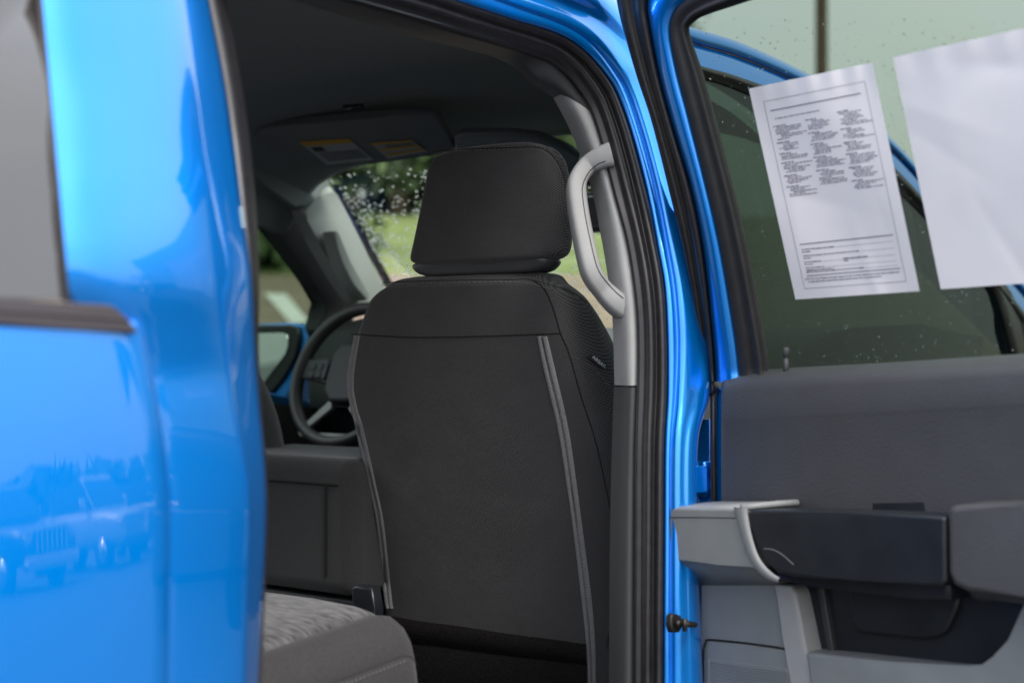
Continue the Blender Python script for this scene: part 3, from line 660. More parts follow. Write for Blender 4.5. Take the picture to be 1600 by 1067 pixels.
def cush(name, prof, m, **k):
    rows = []
    for dy, dz in ST:
        e = max(0.0, 1 + dy / .055); r = []
        for x, z in prof:
            zz = CZ + z + dz * (1 if z > -.05 else max(0.0, 1 - (-.05 - z) * 4)); xx = x - .020 * e * e * max(0.0, min(1.0, (x - (CX - .08)) / .08))
            r.append(Vector((xx, CY + dy + .006 * math.sin(6 * x), zz)))
        rows.append(r)
    return loft(name, rows, m, RSE, **k)
cush('seat_insert', TOPP, M['heather'])
cush('seat_border', BORD, M['seat_grey'])
cush('seat_side', SIDE, M['seat_grey'])
box('seat_core', -1.70, CX - .05, .56, CY - .03, CZ - .32, CZ - .14, M['seat_grey'], RSE, bev=.02)
loft('seat_front', [[Vector((x, CY + .004 + d, CZ - .085 - h)) for x in (-1.72, -1.2, -.8, -.5, CX - .03)] for d, h in ((0, 0), (.002, .1), (-.02, .24))], M['seat_grey'], RSE)
bm = bmesh.new()
for k in range(110):
    y = CY - .058 - k * .0088; z = CZ - .037 - .09 * (CY - .028 - y - .03); 
    tube_bm([Vector((CX + .0015, y, z)), Vector((CX + .0015, y - .0045, z - .0004))], .0008, 4, bm)
tag(finish('stitching', bm, M['thread'], RSE), kind='stuff')
box('rear_backrest', -1.75, CX, .40, .60, CZ - .1, CZ + .6, M['seat_grey'], RSE, bev=.05, seg=4)

# ---- closed front door and roof edge, seen through the open door's glass
FR = [(1030, 18), (1077, 42), (1157, 67), (1261, 115), (1330, 160), (1395, 218), (1432, 257), (1520, 352), (1600, 440), (1690, 540), (1800, 660)]
FF = [(1035, 84), (1090, 102), (1150, 119), (1235, 152), (1312, 202), (1385, 252), (1425, 290), (1500, 375), (1574, 455), (1650, 550), (1760, 680)]
FK = [(1040, 104), (1103, 125), (1160, 145), (1235, 182), (1308, 232), (1388, 292), (1430, 328), (1483, 384), (1547, 450), (1610, 550), (1715, 690)]
n = 90
fr, ff, fk = (catmull([Vector((*q, 0)) for q in c], n) for c in (FR, FF, FK))
def fs(v, off): return side(v.x, v.y, off - .03)
roof_rows = []
for a in fr:
    p = fs(a, .0); roof_rows.append([fs(a, 0) + Vector((-.30, 0, .03)), fs(a, 0) + Vector((-.12, 0, .022)), fs(a, 0) + Vector((-.05, 0, .014)), p + Vector((-.015, 0, .004)), p])
loft('roof_edge', [[*rr_, fs(a.lerp(b, .12), .004), fs(a.lerp(b, .34), .004), fs(a.lerp(b, .40), -.004), fs(a.lerp(b, .43), -.02)] for rr_, a, b in zip(roof_rows, fr, ff)], M['paint'], T)
loft('front_door_frame', [[fs(a.lerp(b, .44), -.02), fs(a.lerp(b, .47), -.004), fs(a.lerp(b, .6), 0), fs(b, 0)] for a, b in zip(fr, ff)], M['paint'], T)
loft('front_window_rubber', [[fs(a.lerp(b, s), o) for s, o in ((0, 0), (.1, .004), (.4, .003), (.5, -.003), (.8, -.004), (1, -.012))] for a, b in zip(ff, fk)], M['rubber'], T)
loft('front_sail_rubber', [[side(a + dx, y, o - .03) for dx, o in ((-4, -.012), (0, .0), (12, .003), (26, .0), (30, -.01))] for a, y in ((1544, 440), (1556, 460), (1563, 480), (1572, 515), (1582, 555), (1592, 600))], M['rubber'], T)
loft('front_sail_cover', [[side(a, y, -.028), side(1750, y + 150, -.028)] for a, y in ((1572, 450), (1590, 480), (1600, 515), (1610, 555), (1620, 600))], M['pl_black'], T)
slab('front_window', [side(*q, -.04) for q in ((1050, 110), (1103, 120), (1160, 140), (1235, 176), (1310, 226), (1390, 286), (1435, 325), (1490, 384), (1550, 445), (1572, 480), (1600, 660), (1050, 660))], (-.004, 0, 0), M['glass_front'], T, bev=0)
slab('front_door_skin', [side(*q, -.03) for q in ((1110, 655), (1600, 640), (1700, 640), (1700, 1180), (1110, 1180))], (-.03, 0, 0), M['paint'], T, bev=.003)
slab('front_door_trim', [side(*q, -.09) for q in ((1100, 640), (1700, 630), (1700, 1180), (1100, 1180))], (-.03, 0, 0), M['pl_char'], T, bev=.003)

# ---- the open rear door
RD = empty('rear_door', (0, 0, 0), T)
DL = [(1300, -260), (1060, -170), (975, -95), (958, -35), (963, 0), (973, 45), (995, 121), (1018, 191), (1045, 298), (1068, 397), (1092, 530), (1099, 596)]
D1 = [(1300, -160), (1150, -105), (1045, -55), (1018, -20), (1012, 8), (1016, 42), (1030, 115), (1048, 185), (1081, 298), (1100, 397), (1114, 530), (1118, 596)]
D2 = [(1300, -85), (1180, -45), (1100, -15), (1066, 5), (1051, 25), (1047, 56), (1058, 115), (1075, 180), (1105, 298), (1127, 397), (1149, 530), (1157, 600)]
D3 = [(1300, -44), (1240, -22), (1150, 8), (1108, 22), (1086, 33), (1077, 51), (1097, 112), (1116, 180), (1147, 298), (1170, 397), (1195, 530), (1205, 596)]
n = 110
dl, d1, d2, d3 = (catmull([Vector((*q, 0)) for q in c], n) for c in (DL, D1, D2, D3))
def ds(v, dep): return doorup(v.x, v.y, dep)
loft('outer_seal', [[ds(a.lerp(b, s), o) for s, o in ((0, -.05), (.03, .000), (.10, .004), (.40, .000), (.46, -.006), (.52, .004), (.62, .014), (.76, .018), (.90, .012), (1.0, -.004))] for a, b in zip(dl, d1)], M['rubber'], RD)
loft('window_frame', [[ds(a.lerp(b, s), o) for s, o in ((-.06, -.02), (.02, .006), (.15, .014), (.5, .020), (.85, .016), (1.05, .004))] for a, b in zip(d1, d2)], M['paint'], RD)
loft('glass_run', [[ds(a.lerp(b, s), o) for s, o in ((-.04, .006), (.05, .012), (.35, .010), (.5, .004), (.6, .010), (.74, .012), (.80, .002), (.86, -.004), (.92, -.002), (1.0, -.014), (1.02, -.03))] for a, b in zip(d2, d3)], M['rubber_matte'], RD)
ends = [ds(v, -.02) for v in (dl[-1], d1[-1])]
slab('seal_end', [doorup(*q, .006) for q in ((1094, 594), (1112, 592), (1114, 612), (1108, 616), (1097, 616))], DN * -.02, M['rubber'], RD, bev=.003)
# pane: follows the lean of the frame
rows = []
for i in range(13):
    y = -90 + 700 * i / 12
    l = lerp_tab([(-90, 1100), (20, 1070), (51, 1070), (112, 1088), (180, 1106), (298, 1138), (397, 1160), (530, 1184), (610, 1200)], y)
    rows.append([doorup(l + (2000 - l) * k / 6, y, -.022) for k in range(7)])
loft('window_pane', rows, M['glass_door'], RD)
# painted shell behind the trim
slab('door_shell', [door(*q, -.012) for q in ((1110, 606), (1200, 598), (1600, 575), (2000, 548), (2000, 1300), (1108, 1300))], DN * -.09, M['paint'], RD, bev=.012)
tube('edge_seal', [door(q, y, -.004) for q, y in ((1115, 600), (1115, 700), (1116, 800), (1117, 1000), (1118, 1200))], .006, M['rubber'], RD, ns=10)
# upper trim and its rolled sill
PT = [(1127, 604), (1130, 596), (1140, 592), (1205, 588), (1240, 586), (1380, 579), (1500, 572), (1600, 566), (1800, 554), (2000, 542)]
pt = catmull([Vector((*q, 0)) for q in PT], 60)
rows = []
for i, v in enumerate(pt):
    f = i / 59; yb = 830
    rows.append([door(v.x + 20 * (1 - min(1, f * 5)), v.y - 9 - 6 * f, -.03), door(v.x + 12 * (1 - min(1, f * 5)), v.y - 10 - 4 * f, -.012), door(v.x + 3 * (1 - min(1, f * 5)), v.y - 5 - 3 * f, .006), door(v.x, v.y, .018), door(v.x, v.y + 9, .026), door(v.x, v.y + 20, .029), door(v.x, v.y + 62, .030), door(v.x, v.y + 66, .0295), door(v.x, v.y + 72, .0287), door(v.x, v.y + 140, .025), door(v.x, yb, .022)])
first = [p - DN * .05 - DU * .004 for p in rows[0]]
loft('upper_trim', [first] + rows, M['pl_dark'], RD)
lp = door(1228, 582, -.0)
pin = tube('lock_pin', [lp + Vector((0, 0, -.004)), lp + Vector((0, 0, .022)), lp + Vector((0, 0, .0225)), lp + Vector((0, 0, .026)), lp + Vector((0, 0, .0265)), lp + Vector((0, 0, .040)), lp + Vector((0, 0, .042))], [.0048, .0046, .0036, .0036, .0055, .0055, .004], M['pl_dark'], RD, ns=14)
tube('pin_collar', [lp + Vector((0, 0, -.004)), lp + Vector((0, 0, .001))], [.011, .008], M['pl_dark'], RD, ns=16)
slab('grip_recess_shade', [door(*q, .0232) for q in ((1363, 784), (1366, 777), (1438, 777), (1444, 784), (1446, 800), (1363, 800))], DN * -.002, M['pl_black'], RD, bev=.0008)  # thin dark slab on the trim paints the shade of a recess, no hollow
# lower trim: side column, map pocket, pocket lip
slab('lower_trim', [door(*q, .052) for q in ((1093, 893), (1120, 880), (1190, 880), (1216, 912), (1224, 940), (1240, 1010), (1262, 1120), (1285, 1300), (1091, 1300))], DN * -.05, M['pl_mid'], RD, bev=.006)
slab('pocket_rim', [door(*q, .058) for q in ((1208, 912), (1236, 916), (1243, 930), (1262, 1020), (1276, 1080), (1310, 1300), (1272, 1300), (1240, 1090), (1222, 990))], DN * -.05, M['pl_light'], RD, bev=.006)
slab('pocket_back', [door(*q, .020) for q in ((1225, 880), (2000, 880), (2000, 1300), (1260, 1300))], DN * -.02, M['pl_black'], RD, bev=0)
slab('pocket_rib', [door(*q, .030) for q in ((1276, 918), (1286, 918), (1304, 1030), (1294, 1030))], DN * -.02, M['pl_char'], RD, bev=.003)
slab('pocket_inset', [door(*q, .032) for q in ((1322, 900), (1505, 900), (1494, 955), (1480, 985), (1466, 994), (1440, 998), (1340, 988), (1330, 970))], DN * -.02, M['pl_black'], RD, bev=.006)
slab('pocket_lip', [door(*q, .066) for q in ((1258, 1022), (1262, 1019), (1400, 1034), (1515, 1047), (1538, 1045), (1556, 1032), (1575, 1000), (1600, 945), (1625, 900), (2000, 920), (2000, 1320), (1300, 1320))], DN * -.05, M['pl_mid'], RD, bev=.008, seg=4)
sp = slab('speaker_bezel', [door(*q, .0545) for q in ((1102, 1014), (1104, 1005), (1110, 1001), (1170, 1007), (1224, 1015), (1232, 1021), (1238, 1040), (1262, 1150), (1290, 1300), (1100, 1300))], DN * -.02, M['pl_mid'], RD, bev=.003)
slab('speaker_grille', [door(*q, .0562) for q in ((1110, 1034), (1114, 1031), (1222, 1045), (1229, 1049), (1250, 1150), (1280, 1300), (1108, 1300))], DN * -.02, M['pl_mid'], sp, bev=.001)
tube('bezel_groove', catmull([door(*q, .0535) for q in ((1099, 1110), (1099, 1030), (1100, 1012), (1103, 1003), (1110, 999), (1170, 1005), (1225, 1013), (1234, 1020), (1240, 1040), (1256, 1110))], 50), .0016, M['seam'], sp, ns=6)
tube('grille_groove', catmull([door(*q, .0562) for q in ((1108, 1110), (1108, 1040), (1112, 1031), (1165, 1037), (1222, 1044), (1230, 1050), (1243, 1110))], 50), .0007, M['pl_light'], sp, ns=5)
bm = bmesh.new()
for i in range(44):
    for j in range(30):
        u, v = 1113 + i * 3.0, 1036 + j * 3.6 + .13 * i * 3.0
        if v < 1110: 
            c = door(u, v, .0564); bmesh.ops.create_icosphere(bm, subdivisions=0, radius=.0008, matrix=Matrix.Translation(c)) if hasattr(bmesh.ops, 'create_icosphere') and False else tube_bm([c, c + DN * .0004], .0009, 5, bm)
tag(finish('grille_holes', bm, M['pl_black'], sp), kind='stuff')
# armrest: light end block, black pull, dark pad
AR = .125
def swept(name, prof, xs, m, end0=True, end1=True, bev=0):
    """loft along the door: prof = list of (pixel y, depth); xs = list of (pixel x, dy) stations"""
    rows = []
    for q, dy in xs: rows.append([door(q + (dep - AR) * 620, y + dy, dep) for y, dep in prof])
    return loft(name, rows, m, RD, closed=True, cap=True, weighted=True)
slab('armrest_block', [door(*q, AR) for q in ((1045, 810), (1047, 797), (1054, 793), (1150, 794), (1156, 812), (1166, 850), (1178, 880), (1186, 890), (1120, 882), (1062, 878), (1050, 868), (1046, 845))], DN * -.10, M['pl_mid'], RD, bev=.007, seg=4)
loft('armrest_underside', [[door(x0, 872, AR - .004), door(x1, 882, AR - .012), door(x2, 896, AR - .035), door(x3, 914, .05)] for x0, x1, x2, x3 in ((1050, 1054, 1068, 1094), (1100, 1100, 1110, 1125), (1150, 1152, 1158, 1170), (1182, 1186, 1196, 1216))], M['pl_mid'], RD, solid=.002)
loft('armrest_top', [[door(x0, 796, AR - .003), door(x0 + 4, 792, AR - .010), door(x1, 788, .08), door(x2, 784, .03)] for x0, x1, x2 in ((1048, 1075, 1110), (1075, 1098, 1135), (1110, 1140, 1180), (1152, 1190, 1246))], M['pl_mid_lit'], RD, solid=.003)
tube('block_seam', [door(*q, AR + .0002) for q in ((1047, 808), (1100, 808), (1152, 809))], .0007, M['seam'], RD, ns=5)
EDGEA = [(1146, 792), (1150, 808), (1158, 838), (1168, 868), (1180, 888), (1197, 903), (1214, 910)]
EDGEB = [(1168, 794), (1169, 808), (1175, 838), (1184, 866), (1194, 882), (1207, 895), (1218, 902)]
loft('armrest_border', [[door(a[0], a[1], AR), door(a[0] + 2, a[1], AR + .004), door((a[0] + b[0]) / 2, (a[1] + b[1]) / 2, AR + .0045), door(b[0], b[1], AR + .004), door(b[0], b[1], AR - .02)] for a, b in zip(catmull([Vector((*q, 0)) for q in EDGEA], 30), catmull([Vector((*q, 0)) for q in EDGEB], 30))], M['pl_mid_lit'], RD)
tube('border_top', [door(*q, v) for q, v in (((1158, 793), AR), ((1185, 790), .10), ((1215, 787), .07), ((1246, 785), .035))], .0055, M['pl_mid_lit'], RD, ns=8)
pull = slab('door_pull', [door(*q, AR + .004) for q in ((1167, 801), (1172, 797), (1300, 800), (1472, 806), (1477, 812), (1478, 905), (1470, 916), (1350, 908), (1235, 900), (1212, 893), (1196, 878), (1184, 850), (1172, 815))], DN * -.07, M['pl_black'], RD, bev=.006, seg=4)
slab('pull_underside', [door(*q, AR - .028) for q in ((1205, 880), (1480, 890), (1484, 938), (1440, 936), (1250, 914), (1215, 905))], DN * -.06, M['pl_black'], RD, bev=.01, seg=3)
tube('pull_scratch', catmull([door(*q, AR + .0042) for q in ((1193, 857), (1206, 858), (1222, 866), (1240, 882))], 14), .0005, M['pl_mid'], pull, ns=4)
slab('armrest_pad', [door(*q, AR + .004) for q in ((1478, 800), (1483, 791), (1492, 789), (1600, 788), (2000, 786), (2000, 975), (1600, 932), (1510, 925), (1488, 914), (1480, 895))], DN * -.10, M['pl_dark'], RD, bev=.011, seg=5)
slab('pad_underside', [door(*q, AR - .035) for q in ((1490, 900), (2000, 930), (2000, 990), (1600, 944), (1520, 938))], DN * -.06, M['pl_char'], RD, bev=.01)
slab('armrest_shelf', [door(1150, 800, .10), door(2000, 800, .10), door(2000, 800, .02) , door(1170, 800, .02)], (0, 0, -.01), M['pl_black'], RD, bev=.002)
# hinge and check strap on the pillar
hg = empty('door_hinge', (0, 0, 0), T)
hc = door(1101, 748, -.02)
tube('knuckle', [hc + Vector((0, 0, z)) for z in (-.032, -.031, -.012, -.010, .010, .012, .031, .032)], [.010, .015, .015, .0125, .0125, .015, .015, .010], M['paint'], hg, ns=16)
slab('leaf', [side(*q, -.01) for q in ((1088, 728), (1106, 728), (1106, 770), (1088, 770))], (-.02, 0, 0), M['paint'], hg, bev=.004)
slab('leaf', [hc + Vector((.0, .0, .03)), hc + Vector((.0, .0, -.03)), hc + DU * .06 + Vector((0, 0, -.03)), hc + DU * .06 + Vector((0, 0, .03))], DN * -.008, M['paint'], hg, bev=.002)
ck = empty('check_strap', (0, 0, 0), T)
slab('bracket', [side(*q, .014) for q in ((1050, 962), (1054, 958), (1064, 961), (1068, 968), (1068, 978), (1062, 988), (1052, 988), (1049, 976))], (-.012, 0, 0), M['steel'], ck, bev=.003)
cb = side(1057, 973, .016)
tube('bolt', [cb, cb + Vector((.008, -.004, 0))], .006, M['steel'], ck, ns=6)
tube('strap', [side(1064, 974, .02), side(1078, 975, .03), door(1096, 976, -.01), door(1140, 977, -.04)], .005, M['steel'], ck, ns=8)
tube('strap_pin', [side(1070, 966, .03), side(1070, 986, .03)], .004, M['steel'], ck, ns=8)

# ---- rain drops on the panes
def drops(name, pts, m, parent):
    bm = bmesh.new()
    for p, nrm, r in pts:
        q = nrm.to_track_quat('Z', 'Y').to_matrix().to_4x4(); q.translation = p
        b0 = [bm.verts.new(q @ Vector((r * math.cos(a * math.pi / 3.5), r * math.sin(a * math.pi / 3.5), 0))) for a in range(7)]
        b1 = [bm.verts.new(q @ Vector((r * .75 * math.cos(a * math.pi / 3.5), r * .75 * math.sin(a * math.pi / 3.5), r * .22))) for a in range(7)]
        t = bm.verts.new(q @ Vector((0, 0, r * .32))); bm.faces.new(b0[::-1])
        for a in range(7):
            c = (a + 1) % 7; bm.faces.new((b0[a], b0[c], b1[c], b1[a])); bm.faces.new((b1[a], b1[c], t))
    return tag(finish(name, bm, m, parent), kind='stuff')
pts = []
for _ in range(900):
    px = 1085 + random.random() ** 1.3 * 500; py = random.uniform(30, 580)
    l = lerp_tab([(0, 1180), (30, 1100), (112, 1105), (298, 1155), (530, 1205), (610, 1215)], py)
    if px < l: continue
    pts.append((doorup(px, py, -.0225) , -DN, random.choice((.0006, .0008, .0009, .0012, .0016))))
drops('rain_drops', pts, M['water'], RD)
pts = []
for _ in range(3600):
    px = random.uniform(515, 970); py = random.uniform(262, 505)
    if random.random() > .25 + .75 * min(1, max(0, (py - 300) / 120)): continue
    pts.append((onw(px, py, .0006), wn if wn.y > 0 else -wn, random.uniform(.0022, .0055)))
for k in range(120):
    t = random.random(); px = 535 + 110 * t + random.gauss(0, 5); py = 300 + 140 * t + random.gauss(0, 5)
    pts.append((onw(px, py, .0006), wn if wn.y > 0 else -wn, random.uniform(.0025, .006)))
drops('windscreen_drops', pts, M['water'], T)

# ================================================================== sheets of paper taped inside the glass
def paper(name, quad, label_txt, seed):
    rnd = random.Random(seed); ph = [(rnd.uniform(2, 9), rnd.uniform(-7, 7), rnd.uniform(0, 6.28), rnd.uniform(.0006, .0019)) for _ in range(9)]
    Q = [Vector((*q, 0)) for q in quad]
    creases = [(rnd.uniform(.1, .9), rnd.uniform(.1, .95), rnd.uniform(0, 3.14), rnd.uniform(.03, .09), rnd.choice((-1, 1)) * rnd.uniform(.0006, .0018)) for _ in range(11)]
    def P(s, t, lift=0.0):
        a = Q[0].lerp(Q[1], s).lerp(Q[3].lerp(Q[2], s), t)
        wv = sum(A * math.sin(fx * s + fy * t + p) for fx, fy, p, A in ph)
        for (s1, t1, an, wd, A) in creases:
            dd = (s - s1) * math.cos(an) + (t - t1) * math.sin(an); al = -(s - s1) * math.sin(an) + (t - t1) * math.cos(an)
            wv += A * math.exp(-abs(dd) / wd) * math.exp(-(al / .3) ** 2)
        wv += .0028 * max(0, 1 - t * 7) * math.sin(17 * s + seed) ** 2                                    # lifted top edge between the tape points
        wv += .0022 * math.exp(-((s - .62 - .25 * (t - .8)) / .05) ** 2) * max(0, (t - .55)) * 2           # crease near the foot
        return doorup(a.x, a.y, -.013 + wv + lift)
    n = 40
    o = loft(name, [[P(i / n, j / n) for i in range(n + 1)] for j in range(n + 1)], M['paper'], None)
    tag(o, label_txt, 'paper', 'papers on the door glass'); return o, P
p1, P1 = paper('paper_sheet', ((1170, 139), (1363, 98), (1437, 455), (1243, 468)), 'printed white sheet with three columns of small text on the door glass', 3)
p2, P2 = paper('paper_sheet', ((1395, 90), (1700, 22), (1780, 430), (1470, 452)), 'blank white sheet on the door glass, cut off by the right picture edge', 11)
bm = bmesh.new()
def bar(P, s0, s1, t, h, bm):
    k = max(1, int((s1 - s0) * 24)); up = [P(s0 + (s1 - s0) * i / k, t, .0006) for i in range(k + 1)]; dn = [P(s0 + (s1 - s0) * i / k, t + h, .0006) for i in range(k + 1)]
    u, d = [bm.verts.new(p) for p in up], [bm.verts.new(p) for p in dn]
    for i in range(k): bm.faces.new((u[i], u[i + 1], d[i + 1], d[i]))
def vbar(P, s, t0, t1, wd, bm):
    k = 24; a = [bm.verts.new(P(s, t0 + (t1 - t0) * i / k, .0006)) for i in range(k + 1)]; b = [bm.verts.new(P(s + wd, t0 + (t1 - t0) * i / k, .0006)) for i in range(k + 1)]
    for i in range(k): bm.faces.new((a[i], b[i], b[i + 1], a[i + 1]))
for t in (.072, .952): bar(P1, .09, .91, t, .0018, bm)
for s in (.09, .908): vbar(P1, s, .072, .952, .0028, bm)
bar(P1, .13, .86, .118, .0042, bm)
def line(s0, s1, t, h=.0042):
    s = s0
    while s < s1 - .01:
        e = min(s1, s + random.choice((.015, .022, .03, .042, .05)))
        bar(P1, s, e, t + random.uniform(-.0004, .0004), h * random.uniform(.72, 1.0), bm); s = e + .006
line(.15, .52, .158)
rnd = random.Random(5)
for s0, t0, nl in ((.135, .192, 30), (.395, .190, 30), (.655, .180, 32)):
    t = t0; k = 0
    while k < nl:
        blk = rnd.randint(3, 7); line(s0 - .012, s0 + .09, t, .0052); t += .0092; k += 1
        for _ in range(blk):
            ind = rnd.choice((0, 0, .015, .035)); line(s0 + ind, s0 + ind + rnd.uniform(.10, .225), t); t += .0088; k += 1
        t += .007
bar(P1, .13, .88, .745, .0042, bm)
for i, (t, ln) in enumerate(((.770, .26), (.800, .46), (.829, .13), (.856, .15), (.876, .46))):
    line(.135, .135 + ln, t, .0052)
    if i < 4: line(.135, .20, t + .011, .0046)
    bar(P1, .14 + ln, .87, t + .004, .0012, bm)
line(.45, .66, .827, .005); line(.45, .485, .838, .0046); line(.14, .36, .8675, .0046)
bar(P1, .13, .885, .893, .0036, bm)
line(.25, .87, .908, .0052); line(.135, .72, .921, .0052)
finish('print', bm, M['ink'], p1)
c = P1(.185, .9105, .0007); text_mesh('print_heading', 'IMPORTANT:', c, P1(.6, .9105) - P1(.1, .9105), P1(.185, .8) - P1(.185, .92), .0060, M['ink'], p1)

# ================================================================== beyond the glass: trees, pole
M['bark'] = mat('bark', (0.10, 0.075, 0.055), rough=0.95, var=0.3, vscale=6, bump=0.6, bscale=20)
LEAF = [mat('leaf_dark', (0.05, 0.085, 0.035), rough=0.6, var=0.4, vscale=1.5), mat('leaf_mid', (0.095, 0.15, 0.06), rough=0.6, var=0.4, vscale=1.5), mat('leaf_pale', (0.19, 0.24, 0.14), rough=0.6, var=0.35, vscale=1.5)]
def tree(px, r, h, wd, kind, lab, leaves=4200, low=0.0):
    base = Vector((CAM.x, CAM.y, 0)) + VD * r + VR * ((px - 800) / F * r); base.z = ground_z(base.x, base.y) - .05
    o = empty('broadleaf_tree', base); tag(o, lab, 'tree', 'trees behind the grass bank')
    rnd = random.Random(int(px * 7 + r)); lean = Vector((rnd.uniform(-.3, .3), rnd.uniform(-.3, .3), 0))
    tr = [lean * (i / 6) ** 2 + Vector((0, 0, h * .8 * i / 6)) for i in range(7)]
    b = tube_bm(tr, [h * .028 * (1 - .75 * i / 6) for i in range(7)], 8)
    clumps = []
    for k in range(26):
        t = rnd.uniform(low + .04, 1); a = rnd.uniform(0, 6.28); q = wd * (.25 + .75 * math.sin(math.pi * min(1, t * .8 + .1))) * rnd.uniform(.3, 1)
        c = lean * t + Vector((math.cos(a) * q, math.sin(a) * q, h * t)); clumps.append((c, wd * rnd.uniform(.28, .5)))
        s0 = lean * (t * .5) ** 2 + Vector((0, 0, h * t * .6)); tube_bm([s0, s0.lerp(c, .5) + Vector((0, 0, .2)), c], [h * .009, h * .006, h * .002], 5, b)
    finish('trunk', b, M['bark'], o)
    b = bmesh.new()
    for _ in range(leaves):
        c, rad = rnd.choice(clumps); d = Vector((rnd.gauss(0, 1), rnd.gauss(0, 1), rnd.gauss(0, .8))).normalized() * (rad * rnd.uniform(.35, 1.05))
        p = c + d; u = Vector((rnd.gauss(0, 1), rnd.gauss(0, 1), rnd.gauss(0, 1))).normalized(); v = u.cross(Vector((rnd.gauss(0, 1), rnd.gauss(0, 1), rnd.gauss(0, 1)))).normalized(); s = rnd.uniform(.10, .22)
        b.faces.new([b.verts.new(p + u * s), b.verts.new(p + v * s * .5), b.verts.new(p - u * s), b.verts.new(p - v * s * .5)])
    finish('crown', b, LEAF[kind], o, smooth=False)
TREES = [(300, 35, 8, 2.6, 0, 'dark tree behind the bank, leftmost through the driver window'), (395, 33.5, 7, 2.3, 1, 'green tree showing at the left edge of the driver window'),
         (455, 34.5, 8, 2.4, 0, 'dark tree filling the middle of the driver window'), (505, 37, 9, 2.4, 1, 'mid green tree between the driver window and the windscreen'),
         (548, 34, 8, 2.2, 1, 'green tree at the left corner of the windscreen'), (588, 36, 9, 2.0, 2, 'pale tree in the middle of the windscreen'),
         (622, 34, 8.5, 2.0, 0, 'dark tree beside the headrest through the windscreen'), (668, 36, 9, 2.6, 0, 'tall dark tree mostly hidden behind the headrest'),
         (730, 35, 8, 2.6, 1, 'mid green tree wholly behind the headrest'), (800, 36, 8, 2.6, 0, 'dark tree behind the right half of the headrest'),
         (868, 34, 7, 2.2, 1, 'green tree behind the grab handle'), (925, 36, 7.5, 2.2, 2, 'pale tree beside the inside mirror'), (985, 35, 7, 2.0, 0, 'dark tree behind the door pillar')]
for a in TREES: tree(*a)
for px, r, h, wd, k, lab in ((325, 23.6, 3.0, 1.5, 0, 'dark hedge shrub farthest left beyond the driver window'), (382, 23.2, 2.8, 1.5, 1, 'hedge shrub half hidden by the near pillar'), (432, 23.8, 3.1, 1.5, 0, 'dark hedge shrub in the left half of the driver window'), (480, 23.4, 2.9, 1.3, 1, 'hedge shrub beside the front edge of the driver window')):
    tree(px, r, h, wd, k, lab, 3600, -.08)
for px, r, h, wd, lab in ((1405, 60, 3.4, 1.8, 'small far tree between the two papers'), (1440, 62, 3.0, 1.8, 'low far tree hidden partly by the blank paper')):
    tree(px, r, h, wd, 0, lab, 1200)
b0 = Vector((CAM.x, CAM.y, 0)) + VD * 26 + VR * ((1285 - 800) / F * 26); b0.z = ground_z(b0.x, b0.y) - .1
po = empty('utility_pole', b0); tag(po, 'brown wooden utility pole seen above the printed sheet', 'pole')
finish('shaft', tube_bm([Vector((0, 0, 9 * i / 6)) for i in range(7)], [.125 - .004 * i for i in range(7)], 12), M['bark'], po)
finish('cross_arm', slab_bm([Vector((x, .12, z)) for x, z in ((-1.1, 8.3), (1.1, 8.3), (1.1, 8.42), (-1.1, 8.42))], (0, .1, 0), .01), M['bark'], po, weighted=True)

